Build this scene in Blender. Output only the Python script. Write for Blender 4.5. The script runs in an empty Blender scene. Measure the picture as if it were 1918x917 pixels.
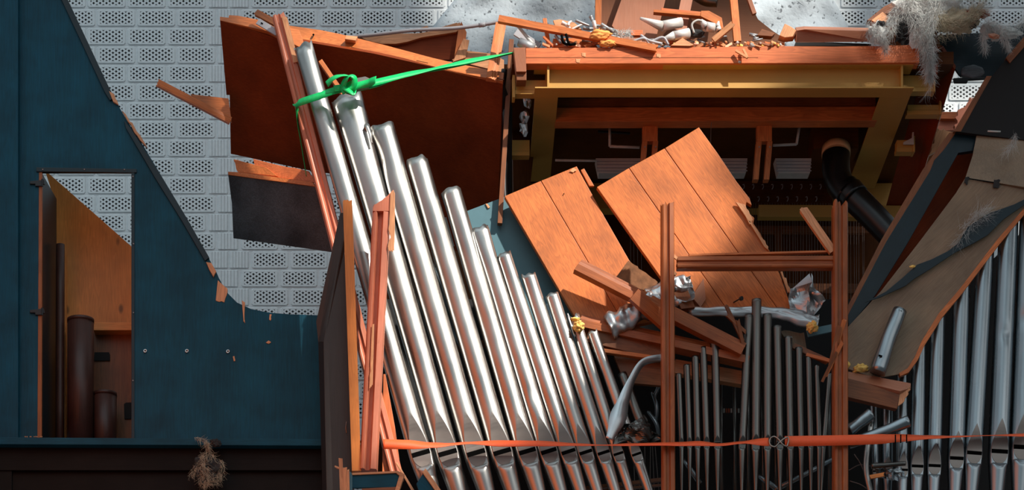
import bpy, bmesh, math, random
import mathutils
from mathutils import Vector, Matrix, noise
random.seed(7)
S = bpy.context.scene
# ------------------------------------------------------------------ camera, world, sun, exposure
SC, U0, V0, DC = 0.003, 700.0, 2300.0, 14.0
def P(px, py, Y=0.0):
    k = SC*(1+Y/DC)
    return Vector(((px-U0)*k, Y, (V0-py)*k))
cam = bpy.data.cameras.new('camera'); camo = bpy.data.objects.new('camera', cam)
S.collection.objects.link(camo); S.camera = camo
camo.location = (0, -DC, 0); camo.rotation_euler = (math.pi/2, 0, 0)
cam.sensor_width = 36; cam.lens = 36*(DC/SC)/1918
cam.shift_x = (959-U0)/1918; cam.shift_y = (V0-458.5)/1918
cam.clip_start = .1; cam.clip_end = 200
HOLE = ((556, -260, 0), (1330, -260, 0), (1800, -240, 0), (1800, 110, 0), (1660, 105, 0), (1600, 62, 0), (1470, 118, 0), (1480, 200, 0), (1460, 330, 0.2), (1290, 560, .2), (1120, 640, 0), (1060, 740, 0), (960, 850, 0), (640, 1010, 0), (580, 1010, 0), (590, 760, 0), (614, 650, 0), (606, 540, 0), (562, 500, 0), (562, 300, 0))
HOLE2 = ((1752, 180, .9), (1830, 160, .9), (1850, 200, .9), (1800, 300, .9), (1740, 310, .9))   # sun patch outlines, cut as openings into the added blocker
SUNV = Vector((-.52, .60, -.61)).normalized()        # direction the light travels
sun = bpy.data.lights.new('sun', 'SUN'); sun.energy = 6.8; sun.angle = math.radians(1.3); sun.color = (1, .93, .84)
suno = bpy.data.objects.new('sun', sun); S.collection.objects.link(suno)
suno.location = (6, -8, 14); suno.rotation_euler = (-SUNV).to_track_quat('Z', 'Y').to_euler()
W = bpy.data.worlds.new('world'); S.world = W; W.use_nodes = True
def build_world():
    nt = W.node_tree; n = nt.nodes; l = nt.links; n.clear()
    out = n.new('ShaderNodeOutputWorld'); bg = n.new('ShaderNodeBackground')
    tc = n.new('ShaderNodeTexCoord')
    l.new(bg.outputs[0], out.inputs[0])
    col = None
    # dim room, then soft bright window zones: (direction, inner cos, outer cos, colour)
    zones = [((.62, -.62, .50), .80, .97, (1.35, 1.35, 1.35)), ((-.75, -.60, .35), .45, .99, (.42, .52, .58)),
             ((.1, -.75, .75), .75, 1.0, (.95, 1.12, 1.2)), ((0, .1, 1), .3, 1.0, (.55, .68, .75))]
    base = n.new('ShaderNodeRGB'); base.outputs[0].default_value = (.15, .175, .19, 1); cur = base.outputs[0]
    for d, a, b, c in zones:
        dv = Vector(d).normalized()
        dp = n.new('ShaderNodeVectorMath'); dp.operation = 'DOT_PRODUCT'; dp.inputs[1].default_value = dv
        l.new(tc.outputs['Generated'], dp.inputs[0])
        mr = n.new('ShaderNodeMapRange'); mr.interpolation_type = 'SMOOTHSTEP'
        mr.inputs['From Min'].default_value = a; mr.inputs['From Max'].default_value = b
        l.new(dp.outputs['Value'], mr.inputs['Value'])
        mx = n.new('ShaderNodeMix'); mx.data_type = 'RGBA'; mx.blend_type = 'ADD'
        l.new(mr.outputs['Result'], mx.inputs['Factor']); l.new(cur, mx.inputs['A']); mx.inputs['B'].default_value = (*c, 1)
        cur = mx.outputs['Result']
    l.new(cur, bg.inputs[0]); bg.inputs[1].default_value = .60
build_world()
S.view_settings.view_transform = 'Standard'; S.view_settings.look = 'None'
S.view_settings.exposure = 0.0; S.view_settings.gamma = 1; S.view_settings.use_curve_mapping = False

# ------------------------------------------------------------------ materials
def lin(c):
    return tuple(((v/255)/12.92 if v/255 <= .04045 else ((v/255+.055)/1.055)**2.4) for v in c)
def newmat(name):
    m = bpy.data.materials.new(name); m.use_nodes = True
    return m, m.node_tree.nodes, m.node_tree.links, m.node_tree.nodes['Principled BSDF']
def plain(name, c, rough=.6, metal=0, var=.15, nscale=20, bump=.0, spec=.5, coord='Object', stretch=(1, 1, 1)):
    m, n, l, b = newmat(name); c = lin(c)
    b.inputs['Roughness'].default_value = rough; b.inputs['Metallic'].default_value = metal
    b.inputs['Specular IOR Level'].default_value = spec
    tc = n.new('ShaderNodeTexCoord'); mp = n.new('ShaderNodeMapping'); mp.inputs['Scale'].default_value = stretch
    l.new(tc.outputs[coord], mp.inputs[0])
    nz = n.new('ShaderNodeTexNoise'); nz.inputs['Scale'].default_value = nscale; nz.inputs['Detail'].default_value = 6
    l.new(mp.outputs[0], nz.inputs['Vector'])
    cr = n.new('ShaderNodeValToRGB'); l.new(nz.outputs['Fac'], cr.inputs[0])
    cr.color_ramp.elements[0].position = .3; cr.color_ramp.elements[1].position = .7
    cr.color_ramp.elements[0].color = (*[v*(1-var) for v in c], 1); cr.color_ramp.elements[1].color = (*[min(1, v*(1+var)) for v in c], 1)
    l.new(cr.outputs[0], b.inputs['Base Color'])
    if bump:
        bp = n.new('ShaderNodeBump'); bp.inputs['Strength'].default_value = bump; bp.inputs['Distance'].default_value = .004
        l.new(nz.outputs['Fac'], bp.inputs['Height']); l.new(bp.outputs[0], b.inputs['Normal'])
    return m
def wood(name, c, dark=.55, rough=.45, ring=18, knots=True, bump=.15, mott=.25, spec=.4, streak=1.0):
    m, n, l, b = newmat(name); c = lin(c)
    b.inputs['Roughness'].default_value = rough; b.inputs['Specular IOR Level'].default_value = spec
    tc = n.new('ShaderNodeTexCoord'); oi = n.new('ShaderNodeObjectInfo')
    ad = n.new('ShaderNodeVectorMath'); ad.operation = 'ADD'
    ml = n.new('ShaderNodeMath'); ml.operation = 'MULTIPLY'; ml.inputs[1].default_value = 37.0
    l.new(oi.outputs['Random'], ml.inputs[0]); l.new(tc.outputs['Object'], ad.inputs[0]); l.new(ml.outputs[0], ad.inputs[1])
    mp = n.new('ShaderNodeMapping'); mp.inputs['Scale'].default_value = (.09, 1, 1); l.new(ad.outputs[0], mp.inputs[0])
    nz = n.new('ShaderNodeTexNoise'); nz.inputs['Scale'].default_value = ring*1.2; nz.inputs['Detail'].default_value = 2
    nz.inputs['Distortion'].default_value = .5
    l.new(mp.outputs[0], nz.inputs['Vector'])
    mm = n.new('ShaderNodeMath'); mm.operation = 'MULTIPLY'; mm.inputs[1].default_value = 9; l.new(nz.outputs['Fac'], mm.inputs[0])
    fr = n.new('ShaderNodeMath'); fr.operation = 'FRACT'; l.new(mm.outputs[0], fr.inputs[0])
    r1 = n.new('ShaderNodeValToRGB'); l.new(fr.outputs[0], r1.inputs[0])
    e = r1.color_ramp.elements
    e[0].color = (*c, 1); e[1].color = (*c, 1); e[1].position = 1
    q = e.new(.8); k = 1-(1-dark)*.5*streak; q.color = (c[0]*k, c[1]*k*.95, c[2]*k*.9, 1)
    # fine fibres
    mp2 = n.new('ShaderNodeMapping'); mp2.inputs['Scale'].default_value = (.03, 1, 1); l.new(ad.outputs[0], mp2.inputs[0])
    nf = n.new('ShaderNodeTexNoise'); nf.inputs['Scale'].default_value = 260; nf.inputs['Detail'].default_value = 3; l.new(mp2.outputs[0], nf.inputs['Vector'])
    r2 = n.new('ShaderNodeMapRange'); r2.inputs['From Min'].default_value = .3; r2.inputs['From Max'].default_value = .7
    r2.inputs['To Min'].default_value = 1-mott*.7; r2.inputs['To Max'].default_value = 1+mott*.3; l.new(nf.outputs['Fac'], r2.inputs['Value'])
    nb = n.new('ShaderNodeTexNoise'); nb.inputs['Scale'].default_value = 5; nb.inputs['Detail'].default_value = 3; l.new(ad.outputs[0], nb.inputs['Vector'])
    r3 = n.new('ShaderNodeMapRange'); r3.inputs['From Min'].default_value = .3; r3.inputs['From Max'].default_value = .7
    r3.inputs['To Min'].default_value = 1-mott; r3.inputs['To Max'].default_value = 1+mott*.5; l.new(nb.outputs['Fac'], r3.inputs['Value'])
    mu = n.new('ShaderNodeMath'); mu.operation = 'MULTIPLY'; l.new(r2.outputs[0], mu.inputs[0]); l.new(r3.outputs[0], mu.inputs[1])
    mx = n.new('ShaderNodeMix'); mx.data_type = 'RGBA'; mx.blend_type = 'MULTIPLY'; mx.inputs['Factor'].default_value = 1
    l.new(r1.outputs[0], mx.inputs['A']); l.new(mu.outputs[0], mx.inputs['B']); last = mx.outputs['Result']
    if knots:
        mp3 = n.new('ShaderNodeMapping'); mp3.inputs['Scale'].default_value = (.5, 1, 1); l.new(ad.outputs[0], mp3.inputs[0])
        vo = n.new('ShaderNodeTexVoronoi'); vo.inputs['Scale'].default_value = 7; l.new(mp3.outputs[0], vo.inputs['Vector'])
        r4 = n.new('ShaderNodeMapRange'); r4.inputs['From Min'].default_value = .05; r4.inputs['From Max'].default_value = .12
        r4.inputs['To Min'].default_value = .35; r4.inputs['To Max'].default_value = 1; l.new(vo.outputs['Distance'], r4.inputs['Value'])
        m2 = n.new('ShaderNodeMix'); m2.data_type = 'RGBA'; m2.blend_type = 'MULTIPLY'; m2.inputs['Factor'].default_value = 1
        l.new(last, m2.inputs['A']); l.new(r4.outputs[0], m2.inputs['B']); last = m2.outputs['Result']
    l.new(last, b.inputs['Base Color'])
    bp = n.new('ShaderNodeBump'); bp.inputs['Strength'].default_value = bump; bp.inputs['Distance'].default_value = .002
    l.new(nf.outputs['Fac'], bp.inputs['Height']); l.new(bp.outputs[0], b.inputs['Normal'])
    return m
def metal(name, c, rough=.25, bump=.05, var=.08):
    m, n, l, b = newmat(name); c = lin(c)
    b.inputs['Metallic'].default_value = 1
    tc = n.new('ShaderNodeTexCoord'); mp = n.new('ShaderNodeMapping'); mp.inputs['Scale'].default_value = (.4, 1, 1)
    l.new(tc.outputs['Object'], mp.inputs[0])
    nz = n.new('ShaderNodeTexNoise'); nz.inputs['Scale'].default_value = 9; nz.inputs['Detail'].default_value = 5; l.new(mp.outputs[0], nz.inputs['Vector'])
    mr = n.new('ShaderNodeMapRange'); mr.inputs['From Min'].default_value = .3; mr.inputs['From Max'].default_value = .7
    mr.inputs['To Min'].default_value = rough*.8; mr.inputs['To Max'].default_value = rough*1.3
    l.new(nz.outputs['Fac'], mr.inputs['Value']); l.new(mr.outputs[0], b.inputs['Roughness'])
    cr = n.new('ShaderNodeValToRGB'); l.new(nz.outputs['Fac'], cr.inputs[0])
    cr.color_ramp.elements[0].position = .35; cr.color_ramp.elements[1].position = .65
    cr.color_ramp.elements[0].color = (*[v*(1-var) for v in c], 1); cr.color_ramp.elements[1].color = (*[min(1, v*(1+var)) for v in c], 1)
    l.new(cr.outputs[0], b.inputs['Base Color'])
    bp = n.new('ShaderNodeBump'); bp.inputs['Strength'].default_value = bump; bp.inputs['Distance'].default_value = .01
    l.new(nz.outputs['Fac'], bp.inputs['Height']); l.new(bp.outputs[0], b.inputs['Normal'])
    return m
M = dict(
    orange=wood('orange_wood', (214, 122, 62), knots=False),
    plank=wood('plank_wood', (212, 118, 54), knots=False, ring=26, mott=.3, streak=1.1),
    salmon=wood('salmon_wood', (208, 124, 94), knots=False, mott=.15, streak=.5),
    reflector=wood('reflector_wood', (236, 116, 60), knots=False, mott=.12, streak=.3),
    beamw=wood('beam_wood', (218, 118, 66), mott=.22, knots=False),
    pine=wood('pine_wood', (228, 142, 66), knots=True, mott=.2, streak=.5),
    raw=wood('raw_wood', (226, 160, 112), knots=False, mott=.25),
    post=wood('post_wood', (168, 92, 44), knots=False, mott=.25),
    brown=wood('brown_wood', (138, 80, 40), knots=False, mott=.3),
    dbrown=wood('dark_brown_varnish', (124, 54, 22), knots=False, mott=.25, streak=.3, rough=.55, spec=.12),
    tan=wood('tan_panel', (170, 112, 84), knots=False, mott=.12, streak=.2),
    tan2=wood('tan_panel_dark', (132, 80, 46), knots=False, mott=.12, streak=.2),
    inner=wood('interior_brown', (96, 54, 24), knots=False, mott=.3, streak=.4, spec=.1),
    ply=wood('plywood', (136, 114, 90), knots=False, mott=.25, streak=.4),
    slate=wood('slate_stain', (84, 92, 98), knots=False, mott=.5, rough=.4, streak=.8, spec=.25),
    char=wood('charcoal_stain', (58, 54, 50), knots=False, mott=.15, streak=.3),
    teal=wood('teal_stain', (8, 72, 92), knots=False, mott=.3, rough=.5, streak=.2, spec=.2),
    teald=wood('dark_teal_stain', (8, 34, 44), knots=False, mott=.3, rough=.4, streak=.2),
    tealb=plain('teal_laminate', (74, 112, 122), .5, var=.05),
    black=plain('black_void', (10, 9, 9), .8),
    under=wood('dark_fascia', (26, 21, 18), knots=False, mott=.3, streak=.2, spec=.1),
    yellow=plain('yellow_paint', (184, 140, 62), .5, var=.06, nscale=6, bump=.05),
    tin=metal('pipe_tin', (174, 172, 168), .31, .025),
    tinm=metal('lip_tin', (140, 132, 126), .42, .03),
    lead=metal('pipe_lead', (108, 106, 102), .3, .06),
    zinc=metal('pipe_zinc', (146, 154, 158), .27, .06),
    oxide=plain('pale_oxidised_lead', (226, 220, 214), .38, .35, var=.08, nscale=14),
    oxideg=plain('grey_oxidised_lead', (150, 152, 154), .4, .45, var=.15, nscale=14),
    crum=metal('crumpled_tin', (190, 194, 196), .36, .08),
    darkm=plain('mouth_dark', (6, 6, 6), .9, spec=.05),
    green=plain('green_webbing', (10, 196, 104), .45, var=.12, nscale=60),
    ostrap=plain('orange_webbing', (236, 92, 40), .6, var=.1, nscale=300, bump=.3),
    steel=metal('buckle_steel', (150, 140, 130), .3),
    grey=plain('grey_conduit', (168, 168, 172), .5, var=.05),
    foam=plain('yellow_foam', (236, 190, 104), .95, var=.25, nscale=30, bump=.8),
    ofoam=plain('orange_foam', (240, 160, 84), .9, var=.2, nscale=14, bump=.5),
    wool=plain('mineral_wool', (205, 206, 202), 1, var=.25, nscale=12, bump=.8),
    woolt=plain('dusty_wool', (200, 184, 156), 1, var=.3, nscale=18, bump=.8),
    char2=plain('charred_wool', (40, 40, 40), .95, var=.4, nscale=18, bump=.6),
    ember=plain('resin_brown', (150, 66, 20), .4, var=.8, nscale=40, bump=.8),
    duct=plain('black_duct', (16, 15, 15), .32, var=.3, nscale=10, bump=.1),
    flange=plain('cream_flange', (214, 170, 120), .6, var=.05),
    brownpipe=wood('brown_pipe', (74, 44, 36), knots=False, mott=.3),
    white=plain('white_plastic', (190, 188, 182), .5, var=.08),
    cable=plain('cable_black', (24, 24, 26), .5),
    wire=plain('tracker_wire', (120, 110, 104), .4),
    screw=metal('bolt_zinc', (210, 215, 215), .3),
    dirt=plain('dusty_block', (120, 80, 52), .95, var=.35, nscale=25, bump=.8),
)
def brick_mat():
    m = plain('white_painted_brick', (222, 228, 230), .62, var=.05, nscale=40, bump=.25)
    return m
M['brick'] = brick_mat()
def plaster_mat():
    m, n, l, b = newmat('speckled_plaster'); b.inputs['Roughness'].default_value = .85
    tc = n.new('ShaderNodeTexCoord')
    n1 = n.new('ShaderNodeTexNoise'); n1.inputs['Scale'].default_value = 2.2; n1.inputs['Detail'].default_value = 8; l.new(tc.outputs['Object'], n1.inputs['Vector'])
    n2 = n.new('ShaderNodeTexNoise'); n2.inputs['Scale'].default_value = 34; n2.inputs['Detail'].default_value = 5; l.new(tc.outputs['Object'], n2.inputs['Vector'])
    c1 = n.new('ShaderNodeValToRGB'); l.new(n1.outputs['Fac'], c1.inputs[0])
    c1.color_ramp.elements[0].position = .35; c1.color_ramp.elements[1].position = .65
    c1.color_ramp.elements[0].color = (*lin((150, 160, 168)), 1); c1.color_ramp.elements[1].color = (*lin((184, 194, 200)), 1)
    c2 = n.new('ShaderNodeValToRGB'); l.new(n2.outputs['Fac'], c2.inputs[0])
    c2.color_ramp.elements[0].position = .32; c2.color_ramp.elements[1].position = .40
    c2.color_ramp.elements[0].color = (.25, .25, .26, 1); c2.color_ramp.elements[1].color = (1, 1, 1, 1)
    mx = n.new('ShaderNodeMix'); mx.data_type = 'RGBA'; mx.blend_type = 'MULTIPLY'; mx.inputs['Factor'].default_value = 1
    l.new(c1.outputs[0], mx.inputs['A']); l.new(c2.outputs[0], mx.inputs['B']); l.new(mx.outputs['Result'], b.inputs['Base Color'])
    bp = n.new('ShaderNodeBump'); bp.inputs['Strength'].default_value = .5; bp.inputs['Distance'].default_value = .01
    l.new(n2.outputs['Fac'], bp.inputs['Height']); l.new(bp.outputs[0], b.inputs['Normal'])
    return m
M['plaster'] = plaster_mat()

# ------------------------------------------------------------------ builders
WM = {}
def tag(o, label=None, cat=None, group=None, kind=None):
    if label: o['label'] = label
    if cat: o['category'] = cat
    if group: o['group'] = group
    if kind: o['kind'] = kind
    return o
def thing(name, label, cat, loc, group=None):
    o = bpy.data.objects.new(name, None); S.collection.objects.link(o)
    o.location = loc; o.empty_display_size = .05; WM[o.name] = Matrix.Translation(loc)
    return tag(o, label, cat, group)
def mk(name, V, F, mat, parent=None, axis=None, smooth=False, bevel=0, mats=None, fm=None):
    V = [Vector(v) for v in V]
    o0 = sum(V, Vector())/len(V)
    x = (axis or Vector((1, 0, 0))).normalized()
    y = Vector((0, 1, 0)); y = (y - x*y.dot(x))
    if y.length < .1: y = Vector((0, 0, 1)) - x*x.z
    y.normalize(); z = x.cross(y)
    R = Matrix((x, y, z)).transposed(); Rt = R.transposed()
    me = bpy.data.meshes.new(name); me.from_pydata([Rt @ (v-o0) for v in V], [], F)
    for mm in (mats or [mat]): me.materials.append(mm)
    if fm: me.polygons.foreach_set('material_index', fm)
    if smooth:
        if isinstance(smooth, (list, tuple)): me.polygons.foreach_set('use_smooth', smooth)
        else: me.polygons.foreach_set('use_smooth', [True]*len(F))
    me.update(); me.validate()
    o = bpy.data.objects.new(name, me); S.collection.objects.link(o)
    Mw = Matrix.Translation(o0) @ R.to_4x4()
    if parent is not None:
        o.parent = parent; o.matrix_local = WM[parent.name].inverted() @ Mw
    else: o.matrix_world = Mw
    WM[o.name] = Mw
    if bevel:
        b = o.modifiers.new('bevel', 'BEVEL'); b.width = bevel; b.segments = 2; b.limit_method = 'ANGLE'; b.angle_limit = math.radians(35)
        b.use_clamp_overlap = True
    return o
class MB:
    def __init__(s): s.V = []; s.F = []; s.sm = []; s.m = []
    def add(s, V, F, sm=False, m=0):
        k = len(s.V); s.V += [Vector(v) for v in V]; s.F += [tuple(i+k for i in f) for f in F]; s.sm += [sm]*len(F); s.m += [m]*len(F)
    def build(s, name, mat, parent=None, axis=None, bevel=0, mats=None):
        return mk(name, s.V, s.F, mat, parent, axis, s.sm, bevel, mats, s.m if mats else None)
def poly_geo(pts, Y, th):
    n = len(pts)
    Ys = [Y]*n if isinstance(Y, (int, float)) else ([Y(*p) for p in pts] if callable(Y) else list(Y))
    F3 = [P(p[0], p[1], y) for p, y in zip(pts, Ys)]
    nrm = Vector()
    for i in range(n):
        a, b = F3[i], F3[(i+1) % n]
        nrm += Vector(((a.y-b.y)*(a.z+b.z), (a.z-b.z)*(a.x+b.x), (a.x-b.x)*(a.y+b.y)))
    nrm.normalize()
    if nrm.y > 0: nrm = -nrm
    # make winding face the camera
    area = sum(pts[i][0]*pts[(i+1) % n][1]-pts[(i+1) % n][0]*pts[i][1] for i in range(n))
    if area > 0: F3 = F3[::-1]
    B3 = [p - nrm*th for p in F3]
    V = F3+B3
    F = [tuple(range(n)), tuple(range(2*n-1, n-1, -1))] + [(i, n+i, n+(i+1) % n, (i+1) % n) for i in range(n)]
    return V, F
def board(name, pts, Y, th, mat, parent=None, grain=None, bevel=.0015, **kw):
    V, F = poly_geo(pts, Y, th)
    if grain: ax = P(grain[0], grain[1])-P(0, 0)
    else:
        n = len(pts); e = max(((P(*pts[i])-P(*pts[(i+1) % n])) for i in range(n)), key=lambda v: v.length); ax = e
    o = mk(name, V, F, M[mat], parent, ax, False, bevel)
    if kw: tag(o, **kw)
    return o
def rough_line(a, b, n, amp, rng=random):
    """ragged edge between two pixel points"""
    out = []
    dx, dy = b[0]-a[0], b[1]-a[1]; L = math.hypot(dx, dy); nx, ny = -dy/L, dx/L
    for i in range(1, n):
        t = (i+rng.uniform(-.35, .35))/n; q = rng.uniform(-amp, amp)
        out.append((a[0]+dx*t+nx*q, a[1]+dy*t+ny*q))
    return out
def jag(pts, edges, n=7, amp=5, seed=0):
    r = random.Random(seed); out = []
    for i, p in enumerate(pts):
        out.append(p)
        if i in edges: out += rough_line(p, pts[(i+1) % len(pts)], n, amp, r)
    return out
RECT = [(-.5, 0), (-.5, 1), (.5, 1), (.5, 0)]
MOULD = [(-.5, 0), (-.5, .78), (-.42, .98), (-.12, 1), (-.05, .82), (.16, .80), (.22, .96), (.3, 1), (.42, .97), (.5, .8), (.5, 0)]
MOULD2 = [(-.5, 0), (-.5, .6), (-.3, .62), (-.26, .8), (-.05, .84), (0, 1), (.5, 1), (.5, 0)]
def beam_geo(p0, p1, w, d, prof=RECT, jag0=0, jag1=0, roll=0, seed=1, taper=1.0, cut0=0, cut1=0):
    r = random.Random(seed)
    A, B = P(*p0), P(*p1); a = (B-A).normalized()
    fr = Vector((0, -1, 0)); fr = (fr-a*fr.dot(a)).normalized(); u = a.cross(fr).normalized()
    if roll:
        R = Matrix.Rotation(math.radians(roll), 3, a); fr = R @ fr; u = R @ u
    w *= SC; d *= SC
    pr = []
    if jag0 or jag1:
        n = len(prof)
        for i in range(n):
            q, s = prof[i], prof[(i+1) % n]; m = max(1, int(max(abs(q[0]-s[0])*w, abs(q[1]-s[1])*d)/.008)); m = min(m, 7)
            for k in range(m): pr.append((q[0]+(s[0]-q[0])*k/m, q[1]+(s[1]-q[1])*k/m))
    else: pr = list(prof)
    n = len(pr); V = []; F = []
    for e, (C, jg, sg, cut, tp) in enumerate(((A, jag0, -1, cut0, 1), (B, jag1, 1, cut1, taper))):
        for q in pr:
            off = sg*r.uniform(-jg, jg*1.0)*SC + cut*q[0]*SC
            V.append(C + u*q[0]*w*tp + fr*(q[1]-.5)*d*tp + a*off)
    for i in range(n): F.append((i, n+i, n+(i+1) % n, (i+1) % n))
    for e, (C, jg, sg) in enumerate(((A, jag0, -1), (B, jag1, 1))):
        V.append(C + a*sg*r.uniform(-jg, jg)*SC); k = len(V)-1
        for i in range(n):
            j = (i+1) % n
            F.append((e*n+i, e*n+j, k) if e == 0 else (e*n+j, e*n+i, k))
    return V, F, a
def beam(name, p0, p1, w, d, mat, parent=None, bevel=.0012, prof=RECT, **kw):
    tg = {k: kw.pop(k) for k in ('label', 'cat', 'group', 'kind') if k in kw}
    V, F, a = beam_geo(p0, p1, w, d, prof, **kw)
    V0_ = V; o = mk(name, V, F, M[mat], parent, a, False, 0 if (kw.get('jag0') or kw.get('jag1')) else bevel)
    if tg: tag(o, **tg)
    return o
def crom(pts, n):
    """Catmull-Rom through world points"""
    if len(pts) == 2: return [pts[0].lerp(pts[1], i/n) for i in range(n+1)]
    q = [pts[0]*2-pts[1]]+list(pts)+[pts[-1]*2-pts[-2]]; out = []
    seg = len(pts)-1
    for i in range(n+1):
        t = i/n*seg; k = min(int(t), seg-1); t -= k
        a, b, c, d = q[k:k+4]
        out.append(.5*((2*b)+(c-a)*t+(2*a-5*b+4*c-d)*t*t+(3*b-a-3*c+d)*t**3))
    return out
def tube_geo(path, rad, n=16, fn=None, caps=True, inner=0, front=Vector((0, -1, 0))):
    m = len(path); V = []; F = []
    rr = [rad]*m if isinstance(rad, (int, float)) else [rad[0]+(rad[1]-rad[0])*i/(m-1) for i in range(m)] if len(rad) == 2 and m != 2 else list(rad)
    for i in range(m):
        a = (path[min(i+1, m-1)]-path[max(i-1, 0)]).normalized()
        f = front-a*front.dot(a)
        if f.length < .05: f = Vector((0, 0, 1))-a*a.z
        f.normalize(); s = a.cross(f)
        for k in range(n):
            ph = 2*math.pi*k/n; q = rr[i]*(fn(i/(m-1), ph) if fn else 1)
            V.append(path[i]+s*math.sin(ph)*q+f*math.cos(ph)*q)
    for i in range(m-1):
        for k in range(n):
            F.append((i*n+k, i*n+(k+1) % n, (i+1)*n+(k+1) % n, (i+1)*n+k))
    if caps: F += [tuple(range(n-1, -1, -1)), tuple(range((m-1)*n, m*n))]
    return V, F
def tube(name, pts, r, mat, parent=None, n=16, seg=None, caps=True, fn=None, **kw):
    """pts in (px,py,Y); r in px (number or pair)"""
    W3 = [P(*p) for p in pts]; seg = seg or (6*(len(pts)-1) if len(pts) > 2 else 2)
    path = crom(W3, seg); rr = r*SC if isinstance(r, (int, float)) else [v*SC for v in r]
    if not isinstance(rr, float) and len(rr) > 2:
        m = len(path); rr = [rr[min(int(i/(m-1)*(len(rr)-1)), len(rr)-2)]*(1-((i/(m-1)*(len(rr)-1)) % 1 if i < m-1 else 1))+rr[min(int(i/(m-1)*(len(rr)-1)), len(rr)-2)+1]*((i/(m-1)*(len(rr)-1)) % 1 if i < m-1 else 1) for i in range(m)]
    V, F = tube_geo(path, rr, n, fn, caps)
    sm = [True]*len(F)
    if caps: sm[-1] = sm[-2] = False
    o = mk(name, V, F, M[mat], parent, W3[-1]-W3[0], sm)
    if kw: tag(o, **kw)
    return o
def ribbon_geo(pts, wd, tw=None, th=.0018, n=60):
    """pts (px,py,Y); wd px list; tw twist degrees list (0 = broad face to the viewer)"""
    W3 = [P(*p) for p in pts]; path = crom(W3, n); V = []; F = []
    k = len(pts)-1; tw = tw or [0]*len(pts)
    wd = [wd]*len(pts) if isinstance(wd, (int, float)) else wd
    def ip(L, t): i = min(int(t*k), k-1); f = t*k-i; f = f*f*(3-2*f); return L[i]*(1-f)+L[i+1]*f
    for i, c in enumerate(path):
        a = (path[min(i+1, n)]-path[max(i-1, 0)]).normalized()
        f = Vector((0, -1, 0)); f = (f-a*f.dot(a))
        if f.length < .05: f = Vector((0, 0, 1))-a*a.z
        f.normalize(); u = a.cross(f)
        t = i/n; an = math.radians(ip(tw, t)); w = ip(wd, t)*SC/2
        uu = u*math.cos(an)+f*math.sin(an); nn = -u*math.sin(an)+f*math.cos(an)
        V += [c-uu*w-nn*th/2, c+uu*w-nn*th/2, c+uu*w+nn*th/2, c-uu*w+nn*th/2]
    for i in range(n):
        for j in range(4): F.append((i*4+j, i*4+(j+1) % 4, i*4+4+(j+1) % 4, i*4+4+j))
    F += [(3, 2, 1, 0), (n*4, n*4+1, n*4+2, n*4+3)]
    return V, F
def ribbon(name, pts, wd, mat, parent=None, tw=None, n=60, th=.0018, **kw):
    V, F = ribbon_geo(pts, wd, tw, th, n)
    o = mk(name, V, F, M[mat], parent, P(*pts[-1])-P(*pts[0]), [True]*len(F))
    if kw: tag(o, **kw)
    return o
def crumple(name, pts, Y, mat, amp=.03, seed=0, parent=None, fold=30, n=16, **kw):
    """creased metal sheet inside a pixel quad (4 corners), folded by sharp ridged noise"""
    a, b, c, d = pts; V = []; F = []
    so = Vector((seed*7.3, seed*3.1, seed))
    for j in range(n+1):
        for i in range(n+1):
            s, t = i/n, j/n
            px = (a[0]*(1-s)+b[0]*s)*(1-t)+(d[0]*(1-s)+c[0]*s)*t
            py = (a[1]*(1-s)+b[1]*s)*(1-t)+(d[1]*(1-s)+c[1]*s)*t
            q = Vector((px/fold, py/fold, 0))+so
            w1 = abs(noise.noise(q*.8))*2+abs(noise.noise(q*1.6))*.5
            ex = noise.noise(q*1.7+Vector((9, 0, 0)))*8; ey = noise.noise(q*1.7+Vector((0, 9, 0)))*8
            edge = 1
            V.append(P(px+ex*edge, py+ey*edge, Y-(w1-.6)*amp))
    m = (n+1)
    for j in range(n):
        for i in range(n): F.append((j*m+i, (j+1)*m+i, (j+1)*m+i+1, j*m+i+1))
    o = mk(name, V, F, M[mat], parent, None, False)
    sd = o.modifiers.new('thickness', 'SOLIDIFY'); sd.thickness = .0015
    if kw: tag(o, **kw)
    return o
def lump(name, c, r, mat, parent=None, seed=0, amp=.35, sub=3, f=2.2, sc=(1, 1, 1), **kw):
    """irregular lump; c=(px,py,Y), r px"""
    bm = bmesh.new(); bmesh.ops.create_icosphere(bm, subdivisions=sub, radius=1)
    C = P(*c); V = []
    for v in bm.verts:
        d = v.co.normalized(); k = 1+amp*noise.noise(d*f+Vector((seed*5.1, seed, 0)))*1.6+amp*.5*noise.noise(d*f*3+Vector((seed, 0, 3)))
        V.append(C+Vector((d.x*sc[0], d.y*sc[1], d.z*sc[2]))*k*r*SC)
    F = [tuple(v.index for v in f_.verts) for f_ in bm.faces]; bm.free()
    o = mk(name, V, F, M[mat], parent, None, amp < .3)
    if kw: tag(o, **kw)
    return o
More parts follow.
